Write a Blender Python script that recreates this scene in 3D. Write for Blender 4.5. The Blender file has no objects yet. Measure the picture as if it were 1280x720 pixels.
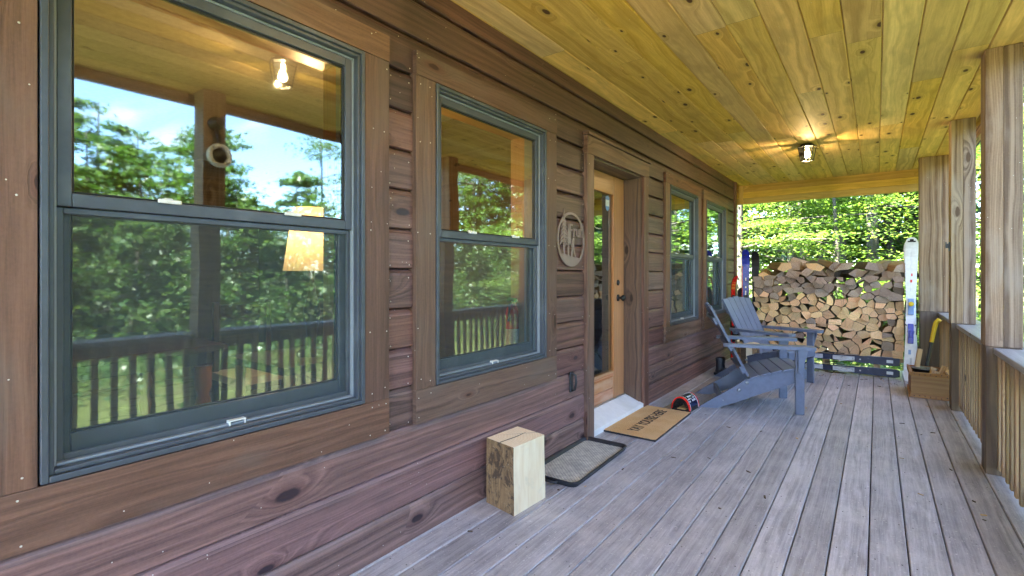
import bpy, math, random
import numpy as np
from mathutils import Vector, Matrix, Euler
random.seed(7)
rng = np.random.default_rng(7)
S = bpy.context.scene
C = S.collection
R = math.radians
PI = math.pi

# ------------------------------------------------------------------ materials
class NT:
    """small helper around a node tree"""
    def __init__(s, name):
        s.m = bpy.data.materials.new(name); s.m.use_nodes = True
        s.t = s.m.node_tree; s.t.nodes.clear()
        s.out = s.n('ShaderNodeOutputMaterial')
    def n(s, k, **kw):
        x = s.t.nodes.new(k)
        for a, b in kw.items(): setattr(x, a, b)
        return x
    def l(s, a, b): s.t.links.new(a, b)
    def put(s, sock, v):
        if v is None: return
        if hasattr(v, 'is_output'): s.l(v, sock)
        else: sock.default_value = v
    def math(s, op, a, b=None, c=None, clamp=False):
        x = s.n('ShaderNodeMath', operation=op, use_clamp=clamp)
        for i, v in enumerate((a, b, c)): s.put(x.inputs[i], v)
        return x.outputs[0]
    def mr(s, v, a, b, c=0., d=1., smooth=False):
        x = s.n('ShaderNodeMapRange', interpolation_type='SMOOTHSTEP' if smooth else 'LINEAR')
        s.put(x.inputs[0], v)
        for i, q in enumerate((a, b, c, d)): x.inputs[1 + i].default_value = q
        return x.outputs[0]
    def mix(s, f, a, b, mode='MIX'):
        x = s.n('ShaderNodeMix', data_type='RGBA', blend_type=mode)
        s.put(x.inputs[0], f)
        s.put(x.inputs[6], (*a, 1) if isinstance(a, tuple) else a)
        s.put(x.inputs[7], (*b, 1) if isinstance(b, tuple) else b)
        return x.outputs[2]
    def vec(s, x, y, z=0.):
        c = s.n('ShaderNodeCombineXYZ')
        for i, v in enumerate((x, y, z)): s.put(c.inputs[i], v)
        return c.outputs[0]
    def noise(s, v, scale, detail=2., rough=.5, dim='3D', w=None, dist=0.):
        x = s.n('ShaderNodeTexNoise', noise_dimensions=dim)
        if v is not None: s.l(v, x.inputs['Vector'])
        if w is not None: s.put(x.inputs['W'], w)
        x.inputs['Scale'].default_value = scale; x.inputs['Detail'].default_value = detail
        x.inputs['Roughness'].default_value = rough; x.inputs['Distortion'].default_value = dist
        return x.outputs[0]
    def uv(s):
        u = s.n('ShaderNodeUVMap', uv_map='UVMap')
        x = s.n('ShaderNodeSeparateXYZ'); s.l(u.outputs[0], x.inputs[0])
        return u.outputs[0], x.outputs[0], x.outputs[1]
    def rnd(s): return s.n('ShaderNodeAttribute', attribute_name='rnd').outputs['Fac']
    def obj(s): return s.n('ShaderNodeTexCoord').outputs['Object']
    def bump(s, h, strength, dist=.002):
        b = s.n('ShaderNodeBump'); b.inputs['Strength'].default_value = strength
        b.inputs['Distance'].default_value = dist; s.l(h, b.inputs['Height']); return b.outputs[0]
    def bsdf(s, col, rough=.6, metal=0., spec=.5, normal=None, **kw):
        p = s.n('ShaderNodeBsdfPrincipled')
        s.put(p.inputs['Base Color'], (*col, 1) if isinstance(col, tuple) else col)
        s.put(p.inputs['Roughness'], rough); s.put(p.inputs['Metallic'], metal)
        s.put(p.inputs['Specular IOR Level'], spec)
        if normal is not None: s.l(normal, p.inputs['Normal'])
        for k, v in kw.items(): s.put(p.inputs[k], v)
        s.l(p.outputs[0], s.out.inputs[0]); return p

def wood(name, light, dark, knot=(.03, .015, .01), freq=28., contrast=.8, knots=.35, ku=2.2, kv=5., kr=.085,
         rough=.55, spec=.4, board=.25, fine=.35, blotch=.3, blotch_col=None, bump=.25, sat=0., wave=3.2, halo=None, specks=0.):
    N = NT(name); uvv, U, V = N.uv(); r = N.rnd()
    wob = N.noise(N.vec(N.math('MULTIPLY', U, 1.3), N.math('MULTIPLY', V, 7.)), 1., 2.)
    # knots
    vo = N.n('ShaderNodeTexVoronoi', voronoi_dimensions='2D', feature='F1')
    kvec = N.vec(N.math('MULTIPLY', U, ku), N.math('MULTIPLY', V, kv))
    N.l(kvec, vo.inputs['Vector']); vo.inputs['Scale'].default_value = 1.
    d = vo.outputs['Distance']
    sc = N.n('ShaderNodeSeparateColor'); N.l(vo.outputs['Color'], sc.inputs[0])
    gate = N.math('LESS_THAN', sc.outputs[0], knots)
    size = N.mr(sc.outputs[1], 0, 1, .45, 1.25)
    dn = N.math('DIVIDE', N.math('ADD', d, N.math('MULTIPLY', N.math('SUBTRACT', N.noise(uvv, 45., 2.), .5), .03)), size)
    bend = N.math('MULTIPLY', N.mr(dn, .0, kr * 4.5, 1., 0., True), gate)
    km = N.math('MULTIPLY', N.mr(dn, kr * .7, kr * 1.15, 1., 0., True), gate)
    kh = N.math('MULTIPLY', N.mr(dn, kr * .8, kr * 2.6, 1., 0., True), gate)
    # rings
    g = N.math('ADD', N.math('MULTIPLY', V, freq), N.math('ADD', N.math('MULTIPLY', bend, 2.6), N.math('MULTIPLY', wob, wave)))
    ring = N.noise(None, 1., 2.5, .6, dim='1D', w=g)
    ring = N.mr(ring, .32, .68)
    fg = N.noise(N.vec(N.math('MULTIPLY', U, 5.), N.math('MULTIPLY', V, 130.)), 1., 4., .72)
    bl = N.noise(N.vec(N.math('MULTIPLY', U, 2.), N.math('MULTIPLY', V, 5.5)), 1., 3., .6)
    f = N.math('ADD', N.math('MULTIPLY', N.math('SUBTRACT', ring, .5), contrast), .5)
    f = N.math('ADD', f, N.math('MULTIPLY', N.math('SUBTRACT', fg, .5), fine * 2), clamp=True)
    gr = N.noise(uvv, 95., 3., .75)
    f = N.math('ADD', f, N.math('MULTIPLY', N.math('SUBTRACT', gr, .5), .55), clamp=True)
    col = N.mix(f, dark, light)
    if blotch_col is not None:
        col = N.mix(N.math('MULTIPLY', N.mr(bl, .48, .68, 0, 1, True), blotch), col, blotch_col)
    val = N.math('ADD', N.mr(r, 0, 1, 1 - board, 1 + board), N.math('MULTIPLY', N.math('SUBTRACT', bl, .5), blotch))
    hsv = N.n('ShaderNodeHueSaturation')
    N.put(hsv.inputs['Hue'], N.mr(N.math('FRACT', N.math('MULTIPLY', r, 7.31)), 0, 1, .492, .508))
    N.put(hsv.inputs['Saturation'], N.mr(N.math('FRACT', N.math('MULTIPLY', r, 13.7)), 0, 1, .85, 1.12))
    N.put(hsv.inputs['Value'], val); N.l(col, hsv.inputs['Color']); col = hsv.outputs[0]
    if halo is not None: col = N.mix(N.math('MULTIPLY', kh, .55), col, halo)
    col = N.mix(N.math('MULTIPLY', km, .92), col, knot)
    if specks:
        sp = N.n('ShaderNodeTexVoronoi', voronoi_dimensions='2D'); N.l(uvv, sp.inputs['Vector']); sp.inputs['Scale'].default_value = 42.
        s2 = N.n('ShaderNodeSeparateColor'); N.l(sp.outputs['Color'], s2.inputs[0])
        m = N.math('MULTIPLY', N.math('LESS_THAN', sp.outputs['Distance'], .075), N.math('LESS_THAN', s2.outputs[0], specks))
        col = N.mix(m, col, (.62, .58, .5))
    h = N.math('ADD', N.math('MULTIPLY', ring, .6), N.math('ADD', N.math('MULTIPLY', fg, .7), N.math('MULTIPLY', km, -.5)))
    N.bsdf(col, N.math('ADD', N.mr(fg, .2, .8, rough + .08, rough - .08), N.math('MULTIPLY', N.math('SUBTRACT', bl, .5), .2)), 0., spec, N.bump(h, bump, .004))
    return N.m

def plain(name, col, rough=.5, metal=0., spec=.5, var=.12, scale=30., bump=0., dirt=None, dirt_amt=.3):
    N = NT(name); o = N.obj()
    nz = N.noise(o, scale, 4., .6); nl = N.noise(o, scale * .12, 3.)
    c = N.mix(N.mr(nz, .3, .7), tuple(x * (1 - var) for x in col), tuple(min(1, x * (1 + var)) for x in col))
    if dirt: c = N.mix(N.math('MULTIPLY', N.mr(nl, .5, .7, 0, 1, True), dirt_amt), c, dirt)
    N.bsdf(c, N.mr(nz, .2, .8, max(.02, rough - .08), rough + .1), metal, spec, N.bump(nz, bump, .003) if bump else None)
    return N.m

def emis(name, col, strength):
    N = NT(name); e = N.n('ShaderNodeEmission'); e.inputs[0].default_value = (*col, 1); e.inputs[1].default_value = strength
    N.l(e.outputs[0], N.out.inputs[0]); return N.m

def shade_mat():
    N = NT('cream_lamp_shade'); t = N.n('ShaderNodeBsdfTranslucent'); t.inputs[0].default_value = (.85, .72, .5, 1); d = N.n('ShaderNodeBsdfDiffuse'); d.inputs[0].default_value = (.8, .7, .5, 1)
    mx = N.n('ShaderNodeMixShader'); mx.inputs[0].default_value = .6; N.l(d.outputs[0], mx.inputs[1]); N.l(t.outputs[0], mx.inputs[2]); N.l(mx.outputs[0], N.out.inputs[0]); return N.m
def glass(name, base=.06, mult=2.0, tint=(.86, .9, .88), wave=.012):
    N = NT(name); o = N.obj()
    fr = N.n('ShaderNodeFresnel'); fr.inputs[0].default_value = 1.5
    bm = N.bump(N.noise(o, 2.3, 1.), wave, .12)
    f = N.math('ADD', N.math('MULTIPLY', fr.outputs[0], mult), base, clamp=True)
    t = N.n('ShaderNodeBsdfTransparent'); t.inputs[0].default_value = (*tint, 1)
    g = N.n('ShaderNodeBsdfGlossy'); g.inputs['Roughness'].default_value = .026; g.inputs[0].default_value = (.86, 1, .98, 1); N.l(bm, g.inputs['Normal'])
    mx = N.n('ShaderNodeMixShader'); N.l(f, mx.inputs[0]); N.l(t.outputs[0], mx.inputs[1]); N.l(g.outputs[0], mx.inputs[2])
    N.l(mx.outputs[0], N.out.inputs[0]); return N.m

def screen_mat():
    N = NT('insect_screen_mesh'); uvv, U, V = N.uv()
    a = N.math('SINE', N.math('MULTIPLY', U, 2200.)); b = N.math('SINE', N.math('MULTIPLY', V, 2200.))
    w = N.math('MAXIMUM', a, b)
    f = N.mr(w, -.2, 1., .16, .4)
    t = N.n('ShaderNodeBsdfTransparent'); dd = N.n('ShaderNodeBsdfDiffuse'); dd.inputs[0].default_value = (.1, .135, .14, 1)
    mx = N.n('ShaderNodeMixShader'); N.l(f, mx.inputs[0]); N.l(t.outputs[0], mx.inputs[1]); N.l(dd.outputs[0], mx.inputs[2])
    N.l(mx.outputs[0], N.out.inputs[0]); return N.m

def leaf_mat(name, c1, c2, c3, trans=.45):
    N = NT(name); r = N.rnd()
    rp = N.n('ShaderNodeValToRGB'); N.l(r, rp.inputs[0]); e = rp.color_ramp.elements
    e[0].color = (*c1, 1); e[1].color = (*c3, 1); q = e.new(.55); q.color = (*c2, 1)
    d = N.n('ShaderNodeBsdfDiffuse'); N.l(rp.outputs[0], d.inputs[0])
    tr = N.n('ShaderNodeBsdfTranslucent')
    tc = N.mix(1., rp.outputs[0], (1.25, 1.35, .6), 'MULTIPLY'); N.l(tc, tr.inputs[0])
    gl = N.n('ShaderNodeBsdfGlossy'); gl.inputs['Roughness'].default_value = .45
    mx = N.n('ShaderNodeMixShader'); mx.inputs[0].default_value = trans
    N.l(d.outputs[0], mx.inputs[1]); N.l(tr.outputs[0], mx.inputs[2])
    m2 = N.n('ShaderNodeMixShader'); m2.inputs[0].default_value = .06
    N.l(mx.outputs[0], m2.inputs[1]); N.l(gl.outputs[0], m2.inputs[2])
    N.l(m2.outputs[0], N.out.inputs[0]); return N.m

M = {}
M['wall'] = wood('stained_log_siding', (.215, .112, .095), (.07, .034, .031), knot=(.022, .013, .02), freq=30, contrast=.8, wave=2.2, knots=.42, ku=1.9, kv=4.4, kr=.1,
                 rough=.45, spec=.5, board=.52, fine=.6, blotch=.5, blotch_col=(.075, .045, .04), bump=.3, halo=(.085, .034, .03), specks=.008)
M['casing'] = wood('stained_casing_board', (.215, .112, .074), (.088, .043, .029), knot=(.035, .014, .012), freq=24, contrast=.7, knots=.3, ku=2.1, kv=6, kr=.085,
                   rough=.5, spec=.4, board=.22, fine=.6, blotch=.6, blotch_col=(.13, .09, .07), bump=.3, halo=(.1, .03, .02), specks=.01)
M['ceiling'] = wood('yellow_pine_plank', (.8, .54, .19), (.48, .3, .085), knot=(.045, .013, .012), freq=20, contrast=.7, knots=.5, ku=2.4, kv=5.2, kr=.07,
                    rough=.68, spec=.15, board=.16, fine=.5, blotch=.6, blotch_col=(.34, .23, .08), bump=.16, halo=(.33, .22, .06), specks=.01)
M['pine'] = wood('honey_pine', (.62, .28, .095), (.42, .17, .05), knot=(.09, .02, .01), freq=22, contrast=.6, knots=.25, rough=.35, spec=.5, board=.03, fine=.2, blotch=.3, bump=.1)
M['door_panel'] = wood('faded_door_panel', (.62, .4, .25), (.5, .17, .05), knot=(.2, .05, .02), freq=18, contrast=.9, knots=.2, rough=.5, board=.12, fine=.4, blotch=.5, blotch_col=(.6, .42, .3), bump=.15)
M['jamb'] = wood('weathered_jamb', (.2, .115, .07), (.07, .042, .034), freq=26, contrast=.8, knots=.15, rough=.6, board=.1, fine=.5, blotch=.6, blotch_col=(.1, .06, .05), bump=.2)
M['post'] = wood('weathered_post', (.36, .245, .155), (.15, .09, .052), knot=(.1, .055, .03), freq=32, wave=2., contrast=1.3, knots=.28, ku=1.5, kv=4.5, kr=.08,
                 rough=.65, spec=.3, board=.1, fine=.6, blotch=.5, blotch_col=(.3, .24, .19), bump=.35, specks=.02)
M['postdark'] = wood('damp_post_base', (.19, .125, .07), (.085, .05, .03), freq=24, contrast=.8, knots=.2, rough=.6, board=.1, fine=.4, blotch=.6, blotch_col=(.06, .045, .03), bump=.25)
M['cap'] = wood('grey_rail_cap', (.36, .34, .33), (.23, .21, .2), freq=28, contrast=.7, knots=.15, rough=.5, board=.08, fine=.4, blotch=.3, bump=.2, specks=.03)
M['baluster'] = wood('tan_baluster', (.4, .26, .13), (.22, .13, .06), freq=30, contrast=.7, knots=.12, rough=.6, board=.25, fine=.4, blotch=.3, bump=.2)
M['interior'] = wood('interior_panelling', (.22, .13, .06), (.14, .08, .035), knots=.2, rough=.5, board=.15)
M['intfloor'] = wood('interior_floor', (.16, .09, .045), (.1, .05, .025), knots=.1, rough=.3, board=.2)
M['darkwood'] = wood('dark_chair_wood', (.08, .04, .025), (.04, .02, .012), knots=.05, rough=.35)
M['crate'] = wood('crate_board', (.42, .225, .085), (.27, .13, .045), knots=.3, ku=5, kv=9, rough=.6, board=.12, fine=.4, blotch=.6, blotch_col=(.24, .12, .045), bump=.2)
M['kindling'] = wood('pale_kindling', (.7, .48, .25), (.5, .3, .13), freq=60, knots=.05, rough=.7, board=.15, fine=.5)
M['darkgap'] = plain('dark_gap', (.012, .01, .01), .9)

def deck_mat():
    N = NT('weathered_deck_board'); uvv, U, V = N.uv(); r = N.rnd(); o = N.obj()
    fg = N.noise(N.vec(N.math('MULTIPLY', U, 4.), N.math('MULTIPLY', V, 110.)), 1., 4., .75)
    wob = N.noise(N.vec(N.math('MULTIPLY', U, 1.2), N.math('MULTIPLY', V, 9.)), 1., 2.)
    ring = N.mr(N.noise(None, 1., 2., .6, dim='1D', w=N.math('ADD', N.math('MULTIPLY', V, 34.), N.math('MULTIPLY', wob, 4.))), .3, .7)
    b1 = N.noise(o, 2.1, 5., .62); b2 = N.noise(N.vec(N.math('MULTIPLY', U, 5.), N.math('MULTIPLY', V, 15.)), 1., 5., .7); b3 = N.noise(o, 55., 3., .7)
    f = N.math('ADD', N.math('MULTIPLY', ring, .14), N.math('ADD', N.math('MULTIPLY', b2, .5), N.math('MULTIPLY', fg, .46)))
    col = N.mix(N.mr(f, .36, .78), (.2, .19, .205), (.62, .59, .615))
    col = N.mix(N.math('MULTIPLY', N.mr(b1, .48, .62, 0, 1, True), .3), col, (.6, .57, .55))
    col = N.mix(N.math('MULTIPLY', N.mr(b1, .48, .36, 0, 1, True), .22), col, (.22, .22, .24))
    col = N.mix(N.math('MULTIPLY', N.mr(b3, .6, .72, 0, 1, True), .75), col, (.7, .68, .66))
    b4 = N.noise(o, 120., 3., .75); col = N.mix(N.math('MULTIPLY', N.mr(b4, .42, .3, 0, 1, True), .55), col, (.1, .1, .115))
    sx = N.n('ShaderNodeSeparateXYZ'); N.l(o, sx.inputs[0])
    fx = N.math('ABSOLUTE', N.math('SUBTRACT', N.math('FRACT', N.math('DIVIDE', N.math('SUBTRACT', sx.outputs[0], 0.011800), 0.136600)), .5))
    col = N.mix(N.math('MULTIPLY', N.mr(fx, .455, .48, 0, 1, True), N.mr(b2, .4, .6, .0, .6)), col, (.66, .64, .62))
    # fine scratches
    sv = N.noise(N.vec(N.math('MULTIPLY', U, 9.), N.math('MULTIPLY', V, 38.), N.noise(o, 3., 1.)), 1.6, 2., .5, dist=1.2)
    sl = N.mr(N.math('ABSOLUTE', N.math('SUBTRACT', sv, .5)), .0, .012, 1., 0.)
    col = N.mix(N.math('MULTIPLY', sl, N.mr(b2, .5, .7, 0, .55)), col, (.66, .64, .62))
    vo = N.n('ShaderNodeTexVoronoi', voronoi_dimensions='2D'); N.l(uvv, vo.inputs['Vector']); vo.inputs['Scale'].default_value = 26.
    s2 = N.n('ShaderNodeSeparateColor'); N.l(vo.outputs['Color'], s2.inputs[0])
    m = N.math('MULTIPLY', N.math('LESS_THAN', vo.outputs['Distance'], .07), N.math('LESS_THAN', s2.outputs[0], .12))
    col = N.mix(N.math('MULTIPLY', m, .8), col, (.72, .68, .6))
    m = N.math('MULTIPLY', N.math('LESS_THAN', vo.outputs['Distance'], .06), N.math('GREATER_THAN', s2.outputs[0], .95))
    col = N.mix(N.math('MULTIPLY', m, .8), col, (.06, .05, .05))
    hsv = N.n('ShaderNodeHueSaturation'); N.put(hsv.inputs['Value'], N.mr(r, 0, 1, .8, 1.18)); N.l(col, hsv.inputs['Color'])
    h = N.math('ADD', N.math('MULTIPLY', ring, .5), N.math('ADD', fg, N.math('MULTIPLY', b2, .7)))
    N.bsdf(hsv.outputs[0], N.mr(b2, .3, .7, .4, .62), 0., .4, N.bump(h, .28, .004)); return N.m
M['deck'] = deck_mat()

def ground_mat():
    N = NT('lawn_and_forest_floor'); o = N.obj()
    a = N.noise(o, .35, 5., .6); b = N.noise(o, 6., 5., .7)
    c = N.mix(N.mr(b, .3, .7), (.07, .08, .025), (.13, .16, .045))
    c = N.mix(N.mr(a, .5, .62, 0, .6, True), c, (.1, .085, .05))
    N.bsdf(c, .9, 0., .2, N.bump(b, .6, .05)); return N.m
M['ground'] = ground_mat()
M['frame'] = plain('grey_window_cladding', (.06, .07, .088), .36, 0., .5, .08, 60, .05, (.13, .15, .175), .35)
M['framelight'] = plain('pale_jamb_liner', (.24, .27, .3), .4, 0., .5, .06, 50)
M['gasket'] = plain('window_gasket', (.012, .014, .016), .6)
M['glass'] = glass('window_glass', .15, 2.1)
M['doorglass'] = glass('door_glass', .2, 2.2, (.9, .92, .9))
M['lampglass'] = glass('lantern_glass', .0, 1., (.95, .95, .92), 0.)
M['screen'] = screen_mat()
M['latch'] = plain('white_latch_plastic', (.75, .75, .72), .4)
M['black'] = plain('black_iron', (.018, .018, .02), .4, .3, .5, .2, 40, .1)
M['blackrubber'] = plain('black_rubber', (.022, .024, .03), .45, 0., .5, .2, 60, .15)
M['screw'] = plain('dull_deck_screw', (.1, .09, .085), .5, .6)
M['nail'] = plain('pale_nail_head', (.6, .55, .48), .5)
M['sill'] = plain('white_threshold', (.86, .86, .84), .4, .0, .5, .05, 20, .05, (.5, .5, .47), .4)
M['alu'] = plain('dull_aluminium', (.6, .6, .6), .35, .9, .5, .1, 40)
M['chair'] = plain('blue_grey_poly_lumber', (.138, .16, .225), .42, 0., .5, .1, 25, .06, (.17, .2, .27), .45)
M['bolt'] = plain('steel_bolt', (.35, .37, .4), .35, .8)
M['sign'] = plain('dusty_pink_metal', (.29, .21, .19), .45, .2, .5, .1, 30, .05)
M['coir'] = None
M['ink'] = plain('black_print', (.06, .04, .025), .9)
M['roof'] = plain('roof_shingle', (.08, .08, .085), .9, 0, .2, .3, 12)
M['plaster'] = plain('interior_plaster', (.45, .4, .32), .8)
M['white'] = plain('white_gloss', (.78, .78, .8), .25, 0., .5, .04)
M['navy'] = plain('navy_gloss', (.012, .02, .06), .22, 0., .5, .1)
M['blue'] = plain('cobalt_gloss', (.02, .035, .42), .22, 0., .5, .1)
M['red'] = plain('red_gloss', (.75, .025, .018), .25, 0., .5, .1)
M['orange'] = plain('orange_gloss', (.8, .22, .02), .3)
M['yellow'] = plain('yellow_grip', (.8, .55, .02), .4, 0, .5, .05)
M['ltblue'] = plain('pale_blue_plastic', (.2, .33, .6), .35)
M['greyp'] = plain('grey_plastic', (.5, .52, .56), .3)
M['cloth'] = plain('tan_cushion', (.7, .6, .46), .85, 0, .2, .1, 60, .2)
M['label'] = plain('silver_label', (.4, .42, .46), .3, .5)
M['steel'] = plain('steel_pan', (.3, .31, .33), .3, .9)
M['shade'] = shade_mat()
M['bulb'] = emis('lantern_bulb', (1., .7, .36), 14.)
M['birch'] = plain('flaky_pale_bark', (.55, .45, .36), .8, 0, .2, .4, 45, .5, (.4, .26, .16), .7)
M['bark'] = plain('firewood_bark', (.1, .072, .05), .9, 0, .2, .4, 50, .6, (.2, .16, .12), .6)
M['trunk'] = plain('forest_trunk_bark', (.085, .075, .06), .9, 0, .2, .35, 14, .6, (.17, .16, .14), .6)
M['leaf1'] = leaf_mat('bright_leaf', (.07, .14, .03), (.13, .22, .05), (.26, .32, .09), .58)
M['leaf2'] = leaf_mat('forest_leaf', (.045, .11, .03), (.085, .165, .04), (.15, .22, .055), .5)

def coir_mat():
    N = NT('coir_mat'); o = N.obj()
    a = N.noise(o, 180., 3., .7); b = N.noise(o, 7., 3.)
    c = N.mix(N.mr(a, .3, .7), (.46, .25, .1), (.85, .55, .26))
    c = N.mix(N.mr(b, .4, .65, 0, .4), c, (.78, .55, .3))
    N.bsdf(c, .95, 0., .1, N.bump(a, 1., .004)); return N.m
M['coir'] = coir_mat()
def block_mat(name, light, dark, sc=7.):
    N = NT(name); uvv, U, V = N.uv()
    a = N.noise(N.vec(N.math('MULTIPLY', U, 4.), N.math('MULTIPLY', V, 24.)), 1., 4., .6, dist=.6); b = N.noise(uvv, sc, 4., .65, dist=1.)
    c = N.mix(N.mr(a, .3, .7), dark, light)
    c = N.mix(N.mr(b, .52, .7, 0, .5, True), c, tuple(x * .75 for x in light))
    N.bsdf(c, .65, 0., .3, N.bump(a, .25, .004)); return N.m
def rough_mat():
    N = NT('rough_log_face'); uvv, U, V = N.uv()
    a = N.noise(N.vec(N.math('MULTIPLY', U, 7.), N.math('MULTIPLY', V, 40.)), 1., 5., .7, dist=1.4); b = N.noise(uvv, 9., 5., .7, dist=1.6); e = N.noise(uvv, 34., 4., .7, dist=1.)
    c = N.mix(N.mr(a, .35, .65), (.17, .1, .05), (.4, .25, .12))
    c = N.mix(N.mr(b, .5, .6, 0, .85, True), c, (.07, .045, .032))
    c = N.mix(N.mr(e, .6, .68, 0, .6, True), c, (.5, .4, .3))
    N.bsdf(c, .75, 0., .3, N.bump(N.math('ADD', a, b), .9, .012)); return N.m
M['cream'] = block_mat('fresh_split_wood', (.86, .74, .52), (.76, .6, .37))
M['rough'] = rough_mat()

def logend_mat(name, light, dark, grey):
    N = NT(name); uvv, U, V = N.uv(); r = N.rnd()
    ln = N.n('ShaderNodeVectorMath', operation='LENGTH'); N.l(uvv, ln.inputs[0])
    n1 = N.noise(uvv, 14., 3., .6)
    rg = N.math('ADD', N.math('MULTIPLY', ln.outputs['Value'], 420.), N.math('MULTIPLY', n1, 14.))
    ring = N.math('ADD', N.math('MULTIPLY', N.math('SINE', rg), .5), .5)
    n2 = N.noise(uvv, 55., 4., .7)
    f = N.math('ADD', N.math('MULTIPLY', ring, .28), N.math('MULTIPLY', n2, .8))
    c = N.mix(N.mr(f, .25, .85), dark, light)
    c = N.mix(N.mr(n1, .5, .75, 0, .55, True), c, grey)
    # radial checks
    at = N.math('ARCTAN2', V, U)
    ck = N.noise(None, 1., 1., dim='1D', w=N.math('MULTIPLY', at, 9.))
    c = N.mix(N.math('MULTIPLY', N.mr(ck, .68, .74, 0, 1), .6), c, (.05, .03, .02))
    hsv = N.n('ShaderNodeHueSaturation'); N.put(hsv.inputs['Value'], N.mr(r, 0, 1, .72, 1.2)); N.put(hsv.inputs['Hue'], N.mr(N.math('FRACT', N.math('MULTIPLY', r, 5.7)), 0, 1, .485, .512)); N.l(c, hsv.inputs['Color'])
    N.bsdf(hsv.outputs[0], .8, 0., .2, N.bump(n2, .4, .004)); return N.m
M['end_tan'] = logend_mat('tan_log_end', (.94, .66, .37), (.66, .38, .17), (.72, .52, .35))
M['end_cream'] = logend_mat('cream_log_end', (.92, .8, .58), (.8, .64, .4), (.84, .7, .47))
M['end_grey'] = logend_mat('grey_log_end', (.48, .375, .29), (.24, .175, .13), (.38, .32, .29))
M['side_tan'] = wood('split_log_side', (.4, .26, .13), (.2, .12, .06), freq=60, knots=.1, rough=.8, board=.3, fine=.6)

def tray_mat():
    N = NT('dotted_tray_floor'); o = N.obj()
    sx = N.n('ShaderNodeSeparateXYZ'); N.l(o, sx.inputs[0])
    p = N.vec(N.math('MULTIPLY', N.math('ADD', sx.outputs[0], sx.outputs[1]), 40.), N.math('MULTIPLY', N.math('SUBTRACT', sx.outputs[0], sx.outputs[1]), 40.))
    vo = N.n('ShaderNodeTexVoronoi', voronoi_dimensions='2D'); vo.inputs['Randomness'].default_value = 0.; vo.inputs['Scale'].default_value = 1.; N.l(p, vo.inputs['Vector'])
    n = N.noise(o, 25., 4., .65); n2 = N.noise(o, 5., 3.)
    c = N.mix(N.mr(n, .35, .65), (.42, .42, .37), (.68, .66, .58))
    c = N.mix(N.mr(n2, .55, .7, 0, .6), c, (.22, .23, .24))
    c = N.mix(N.mr(vo.outputs['Distance'], .2, .3, .75, 0.), c, (.16, .17, .19))
    N.bsdf(c, .6, 0., .3, N.bump(N.mr(vo.outputs['Distance'], .15, .35, 1., 0.), .6, .004)); return N.m
M['trayfloor'] = tray_mat()

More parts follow.
